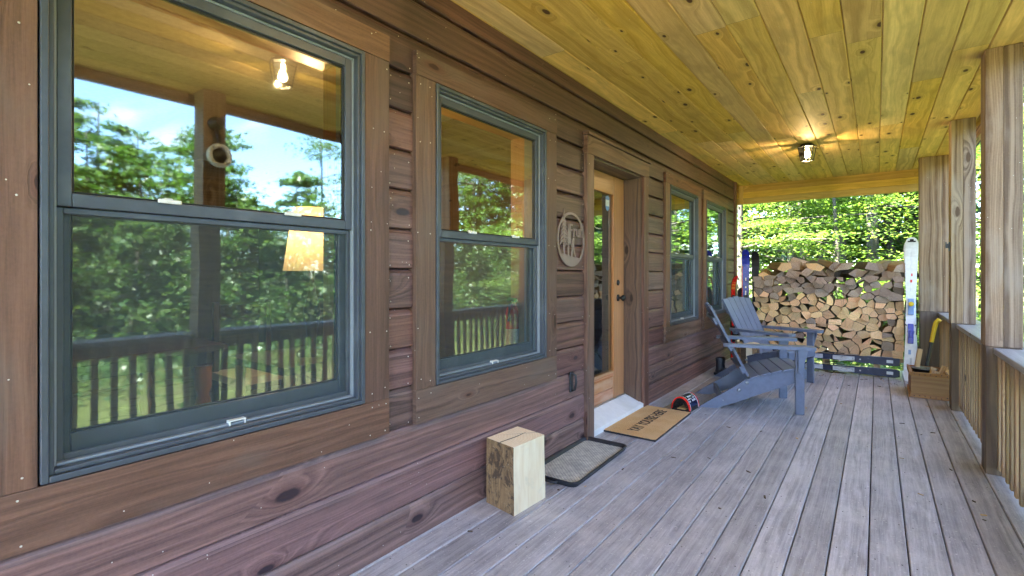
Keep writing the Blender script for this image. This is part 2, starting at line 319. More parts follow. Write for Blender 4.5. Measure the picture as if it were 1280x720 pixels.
# ------------------------------------------------------------------ mesh builder
class MB:
    def __init__(s): s.v = []; s.f = []; s.uv = []; s.r = []; s.mi = []; s.sm = []; s.x = Matrix.Identity(4); s.rand = None
    def add(s, vs, fs, grain=(0, 1, 0), mi=0, smooth=False, uvs=None, rnd=None):
        b = len(s.v); vs = [s.x @ Vector(p) for p in vs]; g = (s.x.to_3x3() @ Vector(grain)).normalized()
        s.v += vs; r = random.random() if rnd is None else rnd; ou, ov = random.uniform(0, 40), random.uniform(0, 40)
        for f in fs:
            s.f.append([b + i for i in f]); s.r.append(r); s.mi.append(mi); s.sm.append(smooth)
            if uvs is not None: s.uv += [uvs[i] for i in f]; continue
            n = Vector((0, 0, 0))
            for k in range(len(f)):
                p, q = vs[f[k]], vs[f[(k + 1) % len(f)]]
                n += Vector(((p.y - q.y) * (p.z + q.z), (p.z - q.z) * (p.x + q.x), (p.x - q.x) * (p.y + q.y)))
            if n.length < 1e-12: n = Vector((0, 0, 1))
            n.normalize(); gg = g
            if abs(n.dot(g)) > .9: gg = Vector((g.y, g.z, g.x))
            t = n.cross(gg).normalized()
            # keep one sign per face family so patterns run on round the board
            for i in f: s.uv.append((vs[i].dot(gg) + ou, vs[i].dot(t) + ov))
        return s
    def box(s, x0, x1, y0, y1, z0, z1, grain=None, mi=0, rnd=None):
        if grain is None:
            d = (x1 - x0, y1 - y0, z1 - z0); k = d.index(max(d)); grain = [(1, 0, 0), (0, 1, 0), (0, 0, 1)][k]
        vs = [(x, y, z) for x in (x0, x1) for y in (y0, y1) for z in (z0, z1)]
        return s.add(vs, [(0, 1, 3, 2), (4, 6, 7, 5), (0, 4, 5, 1), (2, 3, 7, 6), (0, 2, 6, 4), (1, 5, 7, 3)], grain, mi, rnd=rnd)
    def prism(s, poly, axis, a, b, grain=None, mi=0, mi_end=None, smooth=False, rnd=None, rmap=None):
        """poly in the two remaining axes, extruded along axis from a to b"""
        def P(p, t):
            return {'x': (t, p[0], p[1]), 'y': (p[0], t, p[1]), 'z': (p[0], p[1], t)}[axis]
        n = len(poly); vs = [P(p, a) for p in poly] + [P(p, b) for p in poly]
        ar = sum(poly[i][0] * poly[(i + 1) % n][1] - poly[(i + 1) % n][0] * poly[i][1] for i in range(n))
        flip = (ar > 0) == (axis == 'y')
        if a > b: flip = not flip
        g = grain or {'x': (1, 0, 0), 'y': (0, 1, 0), 'z': (0, 0, 1)}[axis]
        side = [(i, (i + 1) % n, n + (i + 1) % n, n + i) for i in range(n)]
        ends = [tuple(range(n))[::-1], tuple(range(n, 2 * n))]
        if flip: side = [q[::-1] for q in side]; ends = [e[::-1] for e in ends]
        r = random.random() if rnd is None else rnd
        s.add(vs, side, g, mi, smooth, rnd=r)
        s.add(vs, ends, g, mi if mi_end is None else mi_end, rnd=r)
        return s
    def tube(s, path, rad, n=10, mi=0, cap=True, smooth=True, rnd=None):
        path = [Vector(p) for p in path]
        rad = rad if isinstance(rad, (list, tuple)) else [rad] * len(path)
        vs = []; fs = []; m = len(path); up = None; uvs = []
        L = 0
        for i, p in enumerate(path):
            t = (path[min(i + 1, m - 1)] - path[max(i - 1, 0)]).normalized()
            if up is None:
                up = Vector((0, 0, 1)) if abs(t.z) < .9 else Vector((1, 0, 0))
            a = t.cross(up).normalized(); bb = a.cross(t).normalized(); up = bb
            if i: L += (p - path[i - 1]).length
            for k in range(n):
                th = 2 * PI * k / n
                vs.append(p + (a * math.cos(th) + bb * math.sin(th)) * rad[i]); uvs.append((L, k / n * 2 * PI * rad[0]))
        for i in range(m - 1):
            for k in range(n):
                fs.append((i * n + k, i * n + (k + 1) % n, (i + 1) * n + (k + 1) % n, (i + 1) * n + k))
        s.add(vs, fs, (0, 0, 1), mi, smooth, uvs=uvs, rnd=rnd)
        if cap: s.add(vs, [tuple(range(n))[::-1], tuple(range((m - 1) * n, m * n))], (0, 0, 1), mi, rnd=rnd)
        return s
    def lathe(s, prof, c, n=20, mi=0, smooth=True, axis='z'):
        vs = []
        for r_, h in prof:
            for k in range(n):
                th = 2 * PI * k / n; x, y = r_ * math.cos(th), r_ * math.sin(th)
                vs.append({'z': (c[0] + x, c[1] + y, c[2] + h), 'x': (c[0] + h, c[1] + x, c[2] + y), 'y': (c[0] + y, c[1] + h, c[2] + x)}[axis])
        m = len(prof)
        fs = [(i * n + k, i * n + (k + 1) % n, (i + 1) * n + (k + 1) % n, (i + 1) * n + k) for i in range(m - 1) for k in range(n)]
        s.add(vs, fs, (0, 0, 1), mi, smooth)
        if prof[0][0] > 1e-5: s.add(vs, [tuple(range(n))[::-1]], (0, 0, 1), mi)
        if prof[-1][0] > 1e-5: s.add(vs, [tuple(range((m - 1) * n, m * n))], (0, 0, 1), mi)
        return s
    def sweep(s, prof, a, b, grain=(0, 1, 0), mi=0, rnd=None):
        """open profile [(x,z)] swept along Y from a to b"""
        n = len(prof); vs = [(p[0], a, p[1]) for p in prof] + [(p[0], b, p[1]) for p in prof]
        return s.add(vs, [(i, n + i, n + i + 1, i + 1) for i in range(n - 1)], grain, mi, rnd=rnd)

ORG = {}
def link(o, parent=None):
    C.objects.link(o)
    if parent is not None: o.parent = parent
def obj(name, mb, mats, parent=None, bevel=0., seg=2, origin=None):
    me = bpy.data.meshes.new(name)
    org = ORG.get(parent.name, Vector()) if parent is not None else Vector(origin or (0, 0, 0))
    me.from_pydata([tuple(p - org) for p in mb.v], [], mb.f)
    uvl = me.uv_layers.new(name='UVMap')
    uvl.data.foreach_set('uv', np.array(mb.uv, dtype=np.float32).ravel())
    at = me.attributes.new('rnd', 'FLOAT', 'FACE'); at.data.foreach_set('value', np.array(mb.r, dtype=np.float32))
    for m in (mats if isinstance(mats, (list, tuple)) else [mats]): me.materials.append(M[m] if isinstance(m, str) else m)
    me.polygons.foreach_set('material_index', np.array(mb.mi, dtype=np.int32))
    me.polygons.foreach_set('use_smooth', np.array(mb.sm, dtype=bool))
    me.update()
    o = bpy.data.objects.new(name, me); link(o, parent)
    if parent is None: o.location = org
    ORG[o.name] = org
    if bevel:
        b = o.modifiers.new('edge', 'BEVEL'); b.width = bevel; b.segments = seg; b.limit_method = 'ANGLE'; b.angle_limit = R(40)
    return o
def thing(name, label, cat, loc=(0, 0, 0), rot=(0, 0, 0), group=None, local=False):
    o = bpy.data.objects.new(name, None); o.empty_display_size = .1; C.objects.link(o)
    o.location = loc; o.rotation_euler = rot; o['label'] = label; o['category'] = cat
    if group: o['group'] = group
    ORG[o.name] = Vector() if local else Vector(loc)
    return o
def tag(o, label, cat, group=None):
    o['label'] = label; o['category'] = cat
    if group: o['group'] = group
    return o
def structure(o): o['kind'] = 'structure'; return o
def stuff(o): o['kind'] = 'stuff'; return o
def text_mb(body, size, mat4, depth=.0015, xs=1., bold=0.):
    cu = bpy.data.curves.new('lettering', 'FONT'); cu.body = body; cu.size = size; cu.align_x = 'CENTER'; cu.align_y = 'CENTER'; cu.extrude = depth; cu.offset = bold
    t = bpy.data.objects.new('lettering', cu); C.objects.link(t); bpy.context.view_layer.update()
    dg = bpy.context.evaluated_depsgraph_get(); me = bpy.data.meshes.new_from_object(t.evaluated_get(dg))
    mb = MB(); mb.x = mat4 @ Matrix.Diagonal((xs, 1, 1, 1))
    mb.add([tuple(v.co) for v in me.vertices], [tuple(p.vertices) for p in me.polygons], (1, 0, 0))
    bpy.data.objects.remove(t); bpy.data.meshes.remove(me); return mb

# ------------------------------------------------------------------ camera
HC = 1.2; AC = 1.68
cam = bpy.data.cameras.new('camera'); co = bpy.data.objects.new('camera', cam); C.objects.link(co)
co.location = (AC, 0, HC); co.rotation_euler = (R(90), 0, math.atan2(456, 611))
cam.sensor_width = 36; cam.lens = 611 / 1280 * 36; cam.shift_y = -18 / 1280; cam.clip_start = .05; cam.clip_end = 600
S.camera = co

# ------------------------------------------------------------------ deck
DP, D0 = .1366, .0118
mb = MB()
k = -2
while True:
    x0 = D0 + k * DP + .0028; x1 = D0 + (k + 1) * DP - .0028; k += 1
    if x0 < -.3: continue
    if x0 > 2.4: break
    for ya, yb in ((-2.2, 6.955), (6.96, 7.72)):
        mb.sweep([(x0, -.03), (x0, -.004), (x0 + .0035, 0.), (x1 - .0035, 0.), (x1, -.004), (x1, -.03)], ya, yb)
        mb.add([(x0, ya, 0), (x1, ya, 0), (x1, ya, -.03), (x0, ya, -.03)], [(0, 1, 2, 3)], (1, 0, 0)); mb.add([(x0, yb, 0), (x1, yb, 0), (x1, yb, -.03), (x0, yb, -.03)], [(3, 2, 1, 0)], (1, 0, 0))
for j in range(24):
    for k in range(0, 18):
        for dx in (.025, DP - .025):
            if random.random() < .85: mb.lathe([(.0032, 0), (.0032, .0006), (0, .0008)], (D0 + k * DP + dx + random.uniform(-.004, .004), -1.9 + j * .406 + random.uniform(-.008, .008), 0), 6, 2)
mb.box(-.3, 2.47, -2.2, 7.72, -.2, -.034, mi=1)
structure(obj('deck', mb, ['deck', 'darkgap', 'screw']))

# ------------------------------------------------------------------ cabin
cabin = thing('log_cabin', 'dark brown log sided cabin with four sash windows and a plank porch ceiling', 'cabin', (0, 0, 0))
PIT = .1755
WINS = [(.145, 1.349), (1.50, 2.702), (4.742, 5.945), (6.04, 7.243)]
DOOR = (3.115, 4.285)
WZ0, WZ1, DZ1 = .523, 2.205, 2.19
WY0, WY1 = -2.2, 7.70
mb = MB()
def course(z0):
    return [(-.03, z0), (-.004, z0 + .001), (0., z0 + .005), (0., z0 + .142), (-.003, z0 + .153), (-.010, z0 + .165), (-.021, z0 + .1725), (-.03, z0 + PIT)]
def clipz(pr, lo, hi):
    o = []
    for i, (x, z) in enumerate(pr):
        if i:
            px, pz = pr[i - 1]
            for c in (lo, hi):
                if pz < c < z: t = (c - pz) / (z - pz); o.append((px + t * (x - px), c))
        if lo <= z <= hi: o.append((x, z))
    return o
for k in range(-2, 15):
    z0 = k * PIT - .005; pr = course(z0)
    lo, hi = z0, min(z0 + PIT, 2.545)
    cuts = sorted({lo, hi, *[c for c in (WZ0, WZ1, DZ1) if lo < c < hi]})
    for a, b in zip(cuts, cuts[1:]):
        zc = (a + b) / 2; holes = []
        if WZ0 < zc < WZ1: holes += WINS
        if zc < DZ1: holes.append(DOOR)
        holes.sort(); y = WY0; segs = []
        for h0, h1 in holes: segs.append((y, h0 + .004)); y = h1 - .004
        segs.append((y, WY1))
        random.seed(1000 + k); course_shade = [(random.uniform(.0, .12) if k >= 11 else random.uniform(.8, 1.) if k <= 2 else random.uniform(.2, .7)) for _ in segs]  # top courses darker, bottom ones lighter: porch shade painted into the board tone
        for (ya, yb), r_ in zip(segs, course_shade):
            st = random.getstate()
            random.seed(k * 77 + int(ya * 100) + 5000)
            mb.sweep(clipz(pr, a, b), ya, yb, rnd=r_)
            random.setstate(st)
random.seed(11)
# nails at the ends of the short boards
for k in range(3, 13):
    z0 = k * PIT - .005
    for ya, yb in ((WINS[0][1], WINS[1][0]), (WINS[1][1], DOOR[0]), (DOOR[1], WINS[2][0]), (WINS[2][1], WINS[3][0]), (WINS[3][1], WY1)):
        for yy in (ya + .022, yb - .022):
            for dz in (.022, .128):
                if random.random() < .55: mb.lathe([(.0028, 0), (.0028, .001), (0, .0014)], (.0, yy + random.uniform(-.006, .006), z0 + dz + random.uniform(-.01, .01)), 8, 2, axis='x')
# backing and corner board
mb.box(-.018, .022, WY1 + .001, WY1 + .1, -.2, 2.545, (0, 0, 1), 1)
mb.box(-.16, -.019, WY1 + .002, WY1 + .024, -.2, 2.545, (0, 0, 1), 1)
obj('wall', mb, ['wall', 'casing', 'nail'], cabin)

# interior lining with holes, other walls, floor, ceiling
mb = MB(); XI = -.2
ys = sorted({WY0, WY1, *[q for w in WINS for q in (w[0] + .11, w[1] - .11)], DOOR[0] + .12, DOOR[1] - .12})
zs = [-.02, .06, .66, 2.06, 2.12, 2.6]
for ya, yb in zip(ys, ys[1:]):
    for za, zb in zip(zs, zs[1:]):
        yc, zc = (ya + yb) / 2, (za + zb) / 2
        if .66 < zc < 2.12 and any(w[0] + .1 < yc < w[1] - .1 for w in WINS): continue
        if zc < 2.06 and DOOR[0] < yc < DOOR[1]: continue
        mb.box(XI - .015, XI, ya, yb, za, zb, (0, 1, 0))
mb.box(-4.6, -4.5, WY0, WY1, 0, 2.6, (0, 1, 0)); mb.box(-4.5, XI - .02, WY0 - .1, WY0, 0, 2.6, (1, 0, 0)); mb.box(-4.5, XI - .02, WY1 - .1, WY1 - .0, 0, 2.6, (1, 0, 0))
mb.box(-4.5, XI - .02, 3.0, 3.08, 0, 2.6, (1, 0, 0))
obj('interior_wall', mb, ['interior'], cabin)
mb = MB(); mb.box(-4.5, XI, WY0, WY1, -.02, .05); obj('interior_floor', mb, 'intfloor', cabin)
mb = MB(); mb.box(-4.5, XI - .02, WY0, WY1, 2.5, 2.56); obj('interior_ceiling', mb, 'plaster', cabin)

# porch ceiling planks
CZ = 2.545; mb = MB(); P0, CP = .004, .17
for k in range(-1, 15):
    x0 = P0 + k * CP; x1 = x0 + CP
    if k == -1: x0 = -.10
    if x1 > 2.43: x1 = 2.43
    if x1 - x0 < .02: continue
    y = -2.4
    while y < 8.14:
        e = min(8.14, y + random.uniform(2.0, 4.2))
        if 8.14 - e < .7: e = 8.14
        mb.sweep([(x1, CZ + .012), (x1 - .0015, CZ + .006), (x1 - .006, CZ), (x0 + .006, CZ), (x0 + .0015, CZ + .006), (x0, CZ + .012)], y, e - .0015)
        y = e
mb.box(-.1, 2.43, -2.4, 8.14, CZ + .0125, CZ + .03, mi=1)
obj('porch_ceiling', mb, ['ceiling', 'darkgap'], cabin)
# gable end fascia, three boards
mb = MB()
mb.box(-.6, 2.5, 8.145, 8.185, 2.448, 2.62, (1, 0, 0)); mb.box(-.6, 2.5, 8.14, 8.183, 2.355, 2.446, (1, 0, 0)); mb.box(-.6, 2.5, 8.142, 8.181, 2.262, 2.353, (1, 0, 0))
mb.box(-.02, .04, 8.10, 8.139, 2.262, 2.545, (0, 0, 1))
obj('fascia', mb, 'ceiling', cabin, .003)
mb = MB()
mb.box(2.432, 2.47, -2.4, 8.14, 2.47, 2.66, (0, 1, 0)); obj('eave_board', mb, 'post', cabin, .003)
mb = MB(); mb.prism([(2.6, 2.66), (2.6, 2.74), (-2.2, 4.9), (-6.9, 2.74), (-6.9, 2.66), (-2.2, 4.82)], 'y', -2.6, 8.3)
obj('roof', mb, 'roof', cabin)
mb = MB(); mb.box(-4.75, -4.62, WY0, WY1, -.7, 2.7); mb.box(-4.6, -.05, WY1 - .02, WY1 - .005, -.7, 2.6, (1, 0, 0)); mb.box(-4.6, -.05, WY0 - .12, WY0 - .105, -.7, 2.6, (1, 0, 0))
obj('outer_wall', mb, 'wall', cabin)

# windows
def window(y0, y1, n):
    z0, z1 = WZ0, WZ1; cw = .121; ch = .108; cb = .15
    m = MB()   # main frame : brickmould, then jamb step, then pale liner
    fy0, fy1, fz0, fz1 = y0 + cw, y1 - cw, z0 + cb, z1 - ch
    def ring(m, a, xo, xi, w, mi=0, b=None):
        ya, yb, za, zb = a
        m.box(xi, xo, ya, ya + w, za, zb, (0, 0, 1), mi); m.box(xi, xo, yb - w, yb, za, zb, (0, 0, 1), mi)
        m.box(xi, xo, ya + w, yb - w, zb - w, zb, (0, 1, 0), mi); m.box(xi, xo, ya + w, yb - w, za, za + w, (0, 1, 0), mi)
    g = .004
    ring(m, (fy0 + g, fy1 - g, fz0 + g, fz1 - g), .030, -.09, .016)
    ring(m, (fy0 + g + .016, fy1 - g - .016, fz0 + g + .016, fz1 - g - .016), .019, -.09, .012)
    ring(m, (fy0 + g + .028, fy1 - g - .028, fz0 + g + .028, fz1 - g - .028), -.004, -.12, .008, 1)
    w = obj('window', m, ['frame', 'framelight'], cabin, .0025)
    # casing boards with nails
    m = MB(); X1 = .024
    m.box(-.03, X1, y0, y0 + cw, z0 + cb + .001, z1 - ch - .001, (0, 0, 1)); m.box(-.03, X1, y1 - cw, y1, z0 + cb + .001, z1 - ch - .001, (0, 0, 1))
    m.box(-.03, X1 + .003, y0, y1, z1 - ch, z1, (0, 1, 0)); m.box(-.03, X1 + .001, y0, y1, z0, z0 + cb, (0, 1, 0))
    for yy in (y0 + .02, y0 + .09, y1 - .02, y1 - .09):
        for zz in (z0 + .025, z0 + .12, z0 + .19, .95, 1.38, 1.8, z1 - .15, z1 - .03):
            yj, zj = yy + random.uniform(-.01, .01), zz + random.uniform(-.012, .012)
            if random.random() < .8: m.lathe([(.0028, 0), (.0028, .0012), (0, .0016)], (X1 + (.003 if zj > z1 - ch else .001 if zj < z0 + cb else 0), yj, zj), 8, 1, axis='x')
    obj('casing', m, ['casing', 'nail'], w, .0025)
    iy0, iy1, iz0, iz1 = fy0 + g + .036, fy1 - g - .036, fz0 + g + .036, fz1 - g - .036
    zm = 1.395
    def sash(name, ya, yb, za, zb, x0, x1, st, bot, top):
        q = MB()
        q.box(x0, x1, ya, ya + st, za, zb, (0, 0, 1)); q.box(x0, x1, yb - st, yb, za, zb, (0, 0, 1))
        q.box(x0, x1, ya + st, yb - st, za, za + bot, (0, 1, 0)); q.box(x0, x1, ya + st, yb - st, zb - top, zb, (0, 1, 0))
        for (a, b, c, d) in ((ya + st, ya + st + .006, za + bot, zb - top), (yb - st - .006, yb - st, za + bot, zb - top), (ya + st + .006, yb - st - .006, za + bot, za + bot + .006), (ya + st + .006, yb - st - .006, zb - top - .006, zb - top)):
            q.box(x0 + .004, x1 - .007, a, b, c, d, mi=1)
        s_ = obj(name, q, ['frame', 'gasket'], w, .003)
        q = MB(); xm = (x0 + x1) / 2; yy0, yy1, zz0, zz1 = ya + st + .001, yb - st - .001, za + bot + .001, zb - top - .001
        q.box(xm - .002, xm + .002, yy0, yy1, zz0, zz1)
        # single sheet: keep only the outer face
        q.f = [q.f[1]]; q.uv = q.uv[4:8]; q.r = q.r[:1]; q.mi = [0]; q.sm = [False]
        obj('pane', q, 'glass', w)
    sash('upper_sash', iy0, iy1, zm - .02, iz1, -.040, -.008, .031, .036, .034)
    sash('lower_sash', iy0 + .001, iy1 - .001, iz0 + .0, zm + .012, -.078, -.046, .034, .06, .032)
    # half insect screen
    q = MB(); sx0, sx1 = -.030, -.020
    for (a, b, c, d) in ((iy0 + .001, iy0 + .016, iz0, zm - .022), (iy1 - .016, iy1 - .001, iz0, zm - .022), (iy0 + .016, iy1 - .016, iz0, iz0 + .016), (iy0 + .016, iy1 - .016, zm - .038, zm - .022)):
        q.box(sx0, sx1, a, b, c, d)
    obj('screen_frame', q, 'frame', w, .002)
    q = MB(); q.add([(-.0215, iy0 + .014, iz0 + .014), (-.0215, iy1 - .014, iz0 + .014), (-.0215, iy1 - .014, zm - .036), (-.0215, iy0 + .014, zm - .036)], [(0, 1, 2, 3)])
    obj('insect_screen', q, 'screen', w)
    # latch tab on the screen
    q = MB(); yc = (iy0 + iy1) / 2; zc = iz0 - .005
    for (a, b, c, d) in ((-.026, .026, .010, .014), (-.026, .026, -.014, -.010), (-.026, -.022, -.010, .010), (.022, .026, -.010, .010)):
        q.box(-.022, -.0, yc + a, yc + b, zc + c, zc + d)
    obj('latch', q, 'latch', w)
    for yy in (iy0 + .25, iy1 - .25):
        q = MB(); q.box(-.008, .004, yy - .03, yy + .03, zm + .012, zm + .024); q.box(-.03, -.012, yy - .012, yy + .012, zm + .0161, zm + .03)
        obj('sash_lock', q, 'latch', w, .003)
    # interior wood jamb extension
    q = MB(); a, b, c, d = fy0 + .01, fy1 - .01, fz0 + .01, fz1 - .01
    q.box(-.24, -.122, a - .02, a + .012, c, d, (0, 0, 1)); q.box(-.24, -.122, b - .012, b + .02, c, d, (0, 0, 1)); q.box(-.24, -.122, a + .012, b - .012, d - .012, d + .02, (0, 1, 0)); q.box(-.26, -.122, a + .012, b - .012, c - .02, c + .012, (0, 1, 0))
    q.box(-.23, -.214, a - .10, a - .021, c - .1, d + .1, (0, 0, 1)); q.box(-.23, -.214, b + .021, b + .10, c - .1, d + .1, (0, 0, 1))
    obj('inner_jamb', q, 'pine', w, .002)
    return w
for i, (a, b) in enumerate(WINS): window(a, b, i)

# door
DY0, DY1, DXS, DTOP = 3.235, 4.165, -.16, 2.05
m = MB()
m.box(DXS - .005, -.002, DOOR[1] - .118, DOOR[1] - .06, .06, DTOP + .05, (0, 0, 1)); m.box(DXS - .005, -.002, DOOR[0] + .06, DOOR[0] + .118, .06, DTOP + .05, (0, 0, 1))
m.box(DXS - .005, -.002, DOOR[0] + .118, DOOR[1] - .118, DTOP + .0, DTOP + .05, (0, 1, 0))
m.box(DXS - .06, DXS - .006, DOOR[1] - .112, DOOR[1] - .06, .06, DTOP + .05, (0, 0, 1))
door = obj('door', m, 'jamb', cabin, .002)
m = MB()
m.box(-.03, .026, DOOR[0], DOOR[0] + .105, .0, DTOP + .012, (0, 0, 1)); m.box(-.03, .026, DOOR[1] - .105, DOOR[1], 0., DTOP + .012, (0, 0, 1))
m.box(-.03, .03, DOOR[0] - .006, DOOR[1] + .006, DTOP + .013, DZ1, (0, 1, 0)); m.box(-.03, .05, DOOR[0] - .02, DOOR[1] + .02, DZ1 + .001, DZ1 + .022, (0, 1, 0))
for zz in (.3, .9, 1.5, 2.0):
    for yy in (DOOR[0] + .03, DOOR[1] - .03): m.lathe([(.0028, 0), (.0028, .0012), (0, .0016)], (.026, yy, zz + random.uniform(-.02, .02)), 8, 1, axis='x')
obj('casing', m, ['casing', 'nail'], door, .003)
m = MB(); xa, xb = DXS - .045, DXS
GY0, GY1, GZ0, GZ1 = DY0 + .15, 3.945, .345, 1.895
m.box(xa, xb, DY0 + .003, GY0, .115, DTOP - .003, (0, 0, 1)); m.box(xa, xb, GY1, DY1 - .003, .115, DTOP - .003, (0, 0, 1))
m.box(xa, xb, GY0, GY1, GZ1, DTOP - .003, (0, 1, 0))
obj('slab', m, 'pine', door, .003)
m = MB()
m.box(xa, xb - .004, GY0, GY1, .115, .205, (0, 1, 0)); m.box(xa, xb - .004, GY0, GY1, .209, .30, (0, 1, 0)); m.box(xa, xb - .002, GY0, GY1, .304, GZ0, (0, 1, 0))
obj('bottom_panel', m, 'door_panel', door, .004)
m = MB(); m.add([(DXS - .02, GY0, GZ0), (DXS - .02, GY1, GZ0), (DXS - .02, GY1, GZ1), (DXS - .02, GY0, GZ1)], [(0, 1, 2, 3)]); obj('pane', m, 'doorglass', door)
m = MB()
for (a, b, c, d) in ((GY0 - .004, GY0 + .012, GZ0, GZ1), (GY1 - .012, GY1 + .004, GZ0, GZ1), (GY0 + .012, GY1 - .012, GZ0 - .004, GZ0 + .012), (GY0 + .012, GY1 - .012, GZ1 - .012, GZ1 + .004)): m.box(DXS - .018, DXS + .006, a, b, c, d)
obj('glazing_bead', m, 'pine', door, .002)
m = MB()
for xo, sg in ((DXS, 1),):
    m.lathe([(.03, 0), (.03, .006), (.012, .01), (.011, .03), (.022, .038), (.028, .05), (.026, .062), (.012, .07), (0, .071)], (xo, 4.035, .985), 20, axis='x')
obj('knob', m, 'black', door)
m = MB(); m.lathe([(.026, 0), (.026, .006), (.016, .012), (0, .013)], (DXS, 4.035, 1.12), 20, axis='x'); obj('deadbolt', m, 'black', door)
m = MB(); m.prism([(-.2, .0), (.0, .0), (.018, .0), (.018, .045), (-.15, .112), (-.2, .112)], 'y', DOOR[0] + .10, DOOR[1] - .10); m.box(DXS - .05, DXS + .02, DY0, DY1, .1125, .118, mi=1)
obj('threshold', m, ['sill', 'alu'], door, .003)
# shield sticker on the glass
m = MB(); sy, sz = 3.865, 1.80
m.prism([(sy - .035, sz - .02), (sy - .035, sz + .035), (sy + .035, sz + .035), (sy + .035, sz - .02)], 'x', DXS - .0195, DXS - .0185, (0, 1, 0), 0)
m.prism([(sy - .035, sz - .02)] + [(sy - .035 * math.cos(t), sz - .02 - .04 * math.sin(t)) for t in np.linspace(.2, PI - .2, 8)] + [(sy + .035, sz - .02)], 'x', DXS - .0195, DXS - .0185, (0, 1, 0), 1)
m.prism([(sy - .035, sz + .036), (sy - .035, sz + .06), (sy, sz + .072), (sy + .035, sz + .06), (sy + .035, sz + .036)], 'x', DXS - .0195, DXS - .0185, (0, 1, 0), 1)
obj('sticker', m, ['latch', 'ltblue'], door)

# ------------------------------------------------------------------ posts
def post(y0, label, xl=2.2):
    o = thing('porch_post', label, 'post', (2.28, y0 + .08, 0), group='posts along the porch edge')
    m = MB(); m.box(xl, 2.279, y0, y0 + .155, .765, CZ - .001, (0, 0, 1)); m.box(2.2795, 2.362, y0 + .001, y0 + .154, .765, CZ - .001, (0, 0, 1))
    obj('shaft', m, 'post', o, .004)
    m = MB(); m.box(xl + .003, 2.359, y0 + .003, y0 + .152, 0.0, .764, (0, 0, 1)); obj('base', m, 'postdark', o, .004)
PY = [1.50, 4.045, 5.735, 7.365]
post(PY[0], 'weathered post mirrored in the nearest window, floodlight at its head')
post(PY[1], 'nearest and widest looking porch post with a seam down its middle')
post(PY[2], 'middle porch post with a small black hook on its left edge')
post(PY[3], 'farthest and broadest porch post beside the wooden crate and white ski', 2.075)

def railing(y0, y1, label, dens=.105):
    o = thing('porch_railing', label, 'railing', (2.3, (y0 + y1) / 2, 0), group='railings between the porch posts')
    m = MB(); m.box(2.235, 2.45, y0, y1, .722, .758, (0, 1, 0)); obj('cap_rail', m, 'cap', o, .006)
    m = MB(); m.box(2.285, 2.322, y0 + .002, y1 - .002, .63, .720, (0, 1, 0)); obj('upper_rail', m, 'baluster', o, .003)
    m = MB(); m.box(2.285, 2.322, y0 + .002, y1 - .002, .07, .135, (0, 1, 0)); obj('lower_rail', m, 'baluster', o, .003)
    n = int((y1 - y0) / dens)
    for i in range(n):
        y = y0 + (i + .5) * (y1 - y0) / n
        m = MB(); m.box(2.247, 2.284, y - .018, y + .018, .05, .719, (0, 0, 1)); obj('baluster', m, 'baluster', o, .003, 1)
railing(-2.2, PY[0] - .002, 'porch railing mirrored left of the post in the nearest window')
railing(PY[0] + .157, PY[1] - .002, 'porch railing nearest the camera at the right picture edge')
railing(PY[1] + .157, PY[2] - .002, 'short porch railing between nearest post and middle post')
railing(PY[2] + .157, PY[3] - .002, 'short porch railing behind the wooden crate')
o = thing('porch_railing', 'dark porch railing closing the deck end behind the firewood', 'railing', (1.1, 7.62, 0), group='railings between the porch posts')
m = MB(); m.box(.03, 2.198, 7.56, 7.69, .725, .76, (1, 0, 0)); obj('cap_rail', m, 'postdark', o, .005)
m = MB(); m.box(.03, 2.198, 7.61, 7.64, .27, .33, (1, 0, 0)); obj('lower_rail', m, 'postdark', o, .003)
for i in range(15):
    x = .1 + i * .1475
    m = MB(); m.box(x - .018, x + .018, 7.573, 7.609, .25, .724, (0, 0, 1)); obj('baluster', m, 'postdark', o, .003, 1)
# black hook on middle post
o = thing('hook', 'small black metal hook screwed to the middle post', 'hook', (2.19, 5.78, 1.44))
m = MB(); m.box(2.19, 2.2, 5.755, 5.80, 1.40, 1.48); obj('plate', m, 'black', o, .002)
m = MB(); m.box(2.168, 2.189, 5.765, 5.79, 1.425, 1.465); m.box(2.168, 2.176, 5.768, 5.787, 1.4655, 1.48); obj('arm', m, 'black', o, .002)
# floodlight on the mirrored post
o = thing('floodlight', 'round white ring floodlight on the post mirrored in the nearest window', 'light', (2.2, 1.58, 2.05))
m = MB(); m.lathe([(.05, 0), (.05, -.02), (.03, -.05), (.03, -.09)], (2.19, 1.575, 2.3), 16, 0, axis='x'); m.tube([(2.19, 1.575, 2.28), (2.12, 1.575, 2.2), (2.10, 1.575, 2.1)], .016, 8); obj('bracket', m, 'black', o)
m = MB(); m.lathe([(.06, .02), (.085, 0), (.088, -.02), (.078, -.035), (.062, -.035), (.054, -.02), (.053, .0)], (2.12, 1.575, 2.06), 24, axis='x'); obj('ring', m, 'white', o)
m = MB(); m.lathe([(.0525, .01), (.05, -.012), (.03, -.016), (0, -.018)], (2.12, 1.575, 2.06), 20, axis='x'); obj('lens', m, 'black', o)

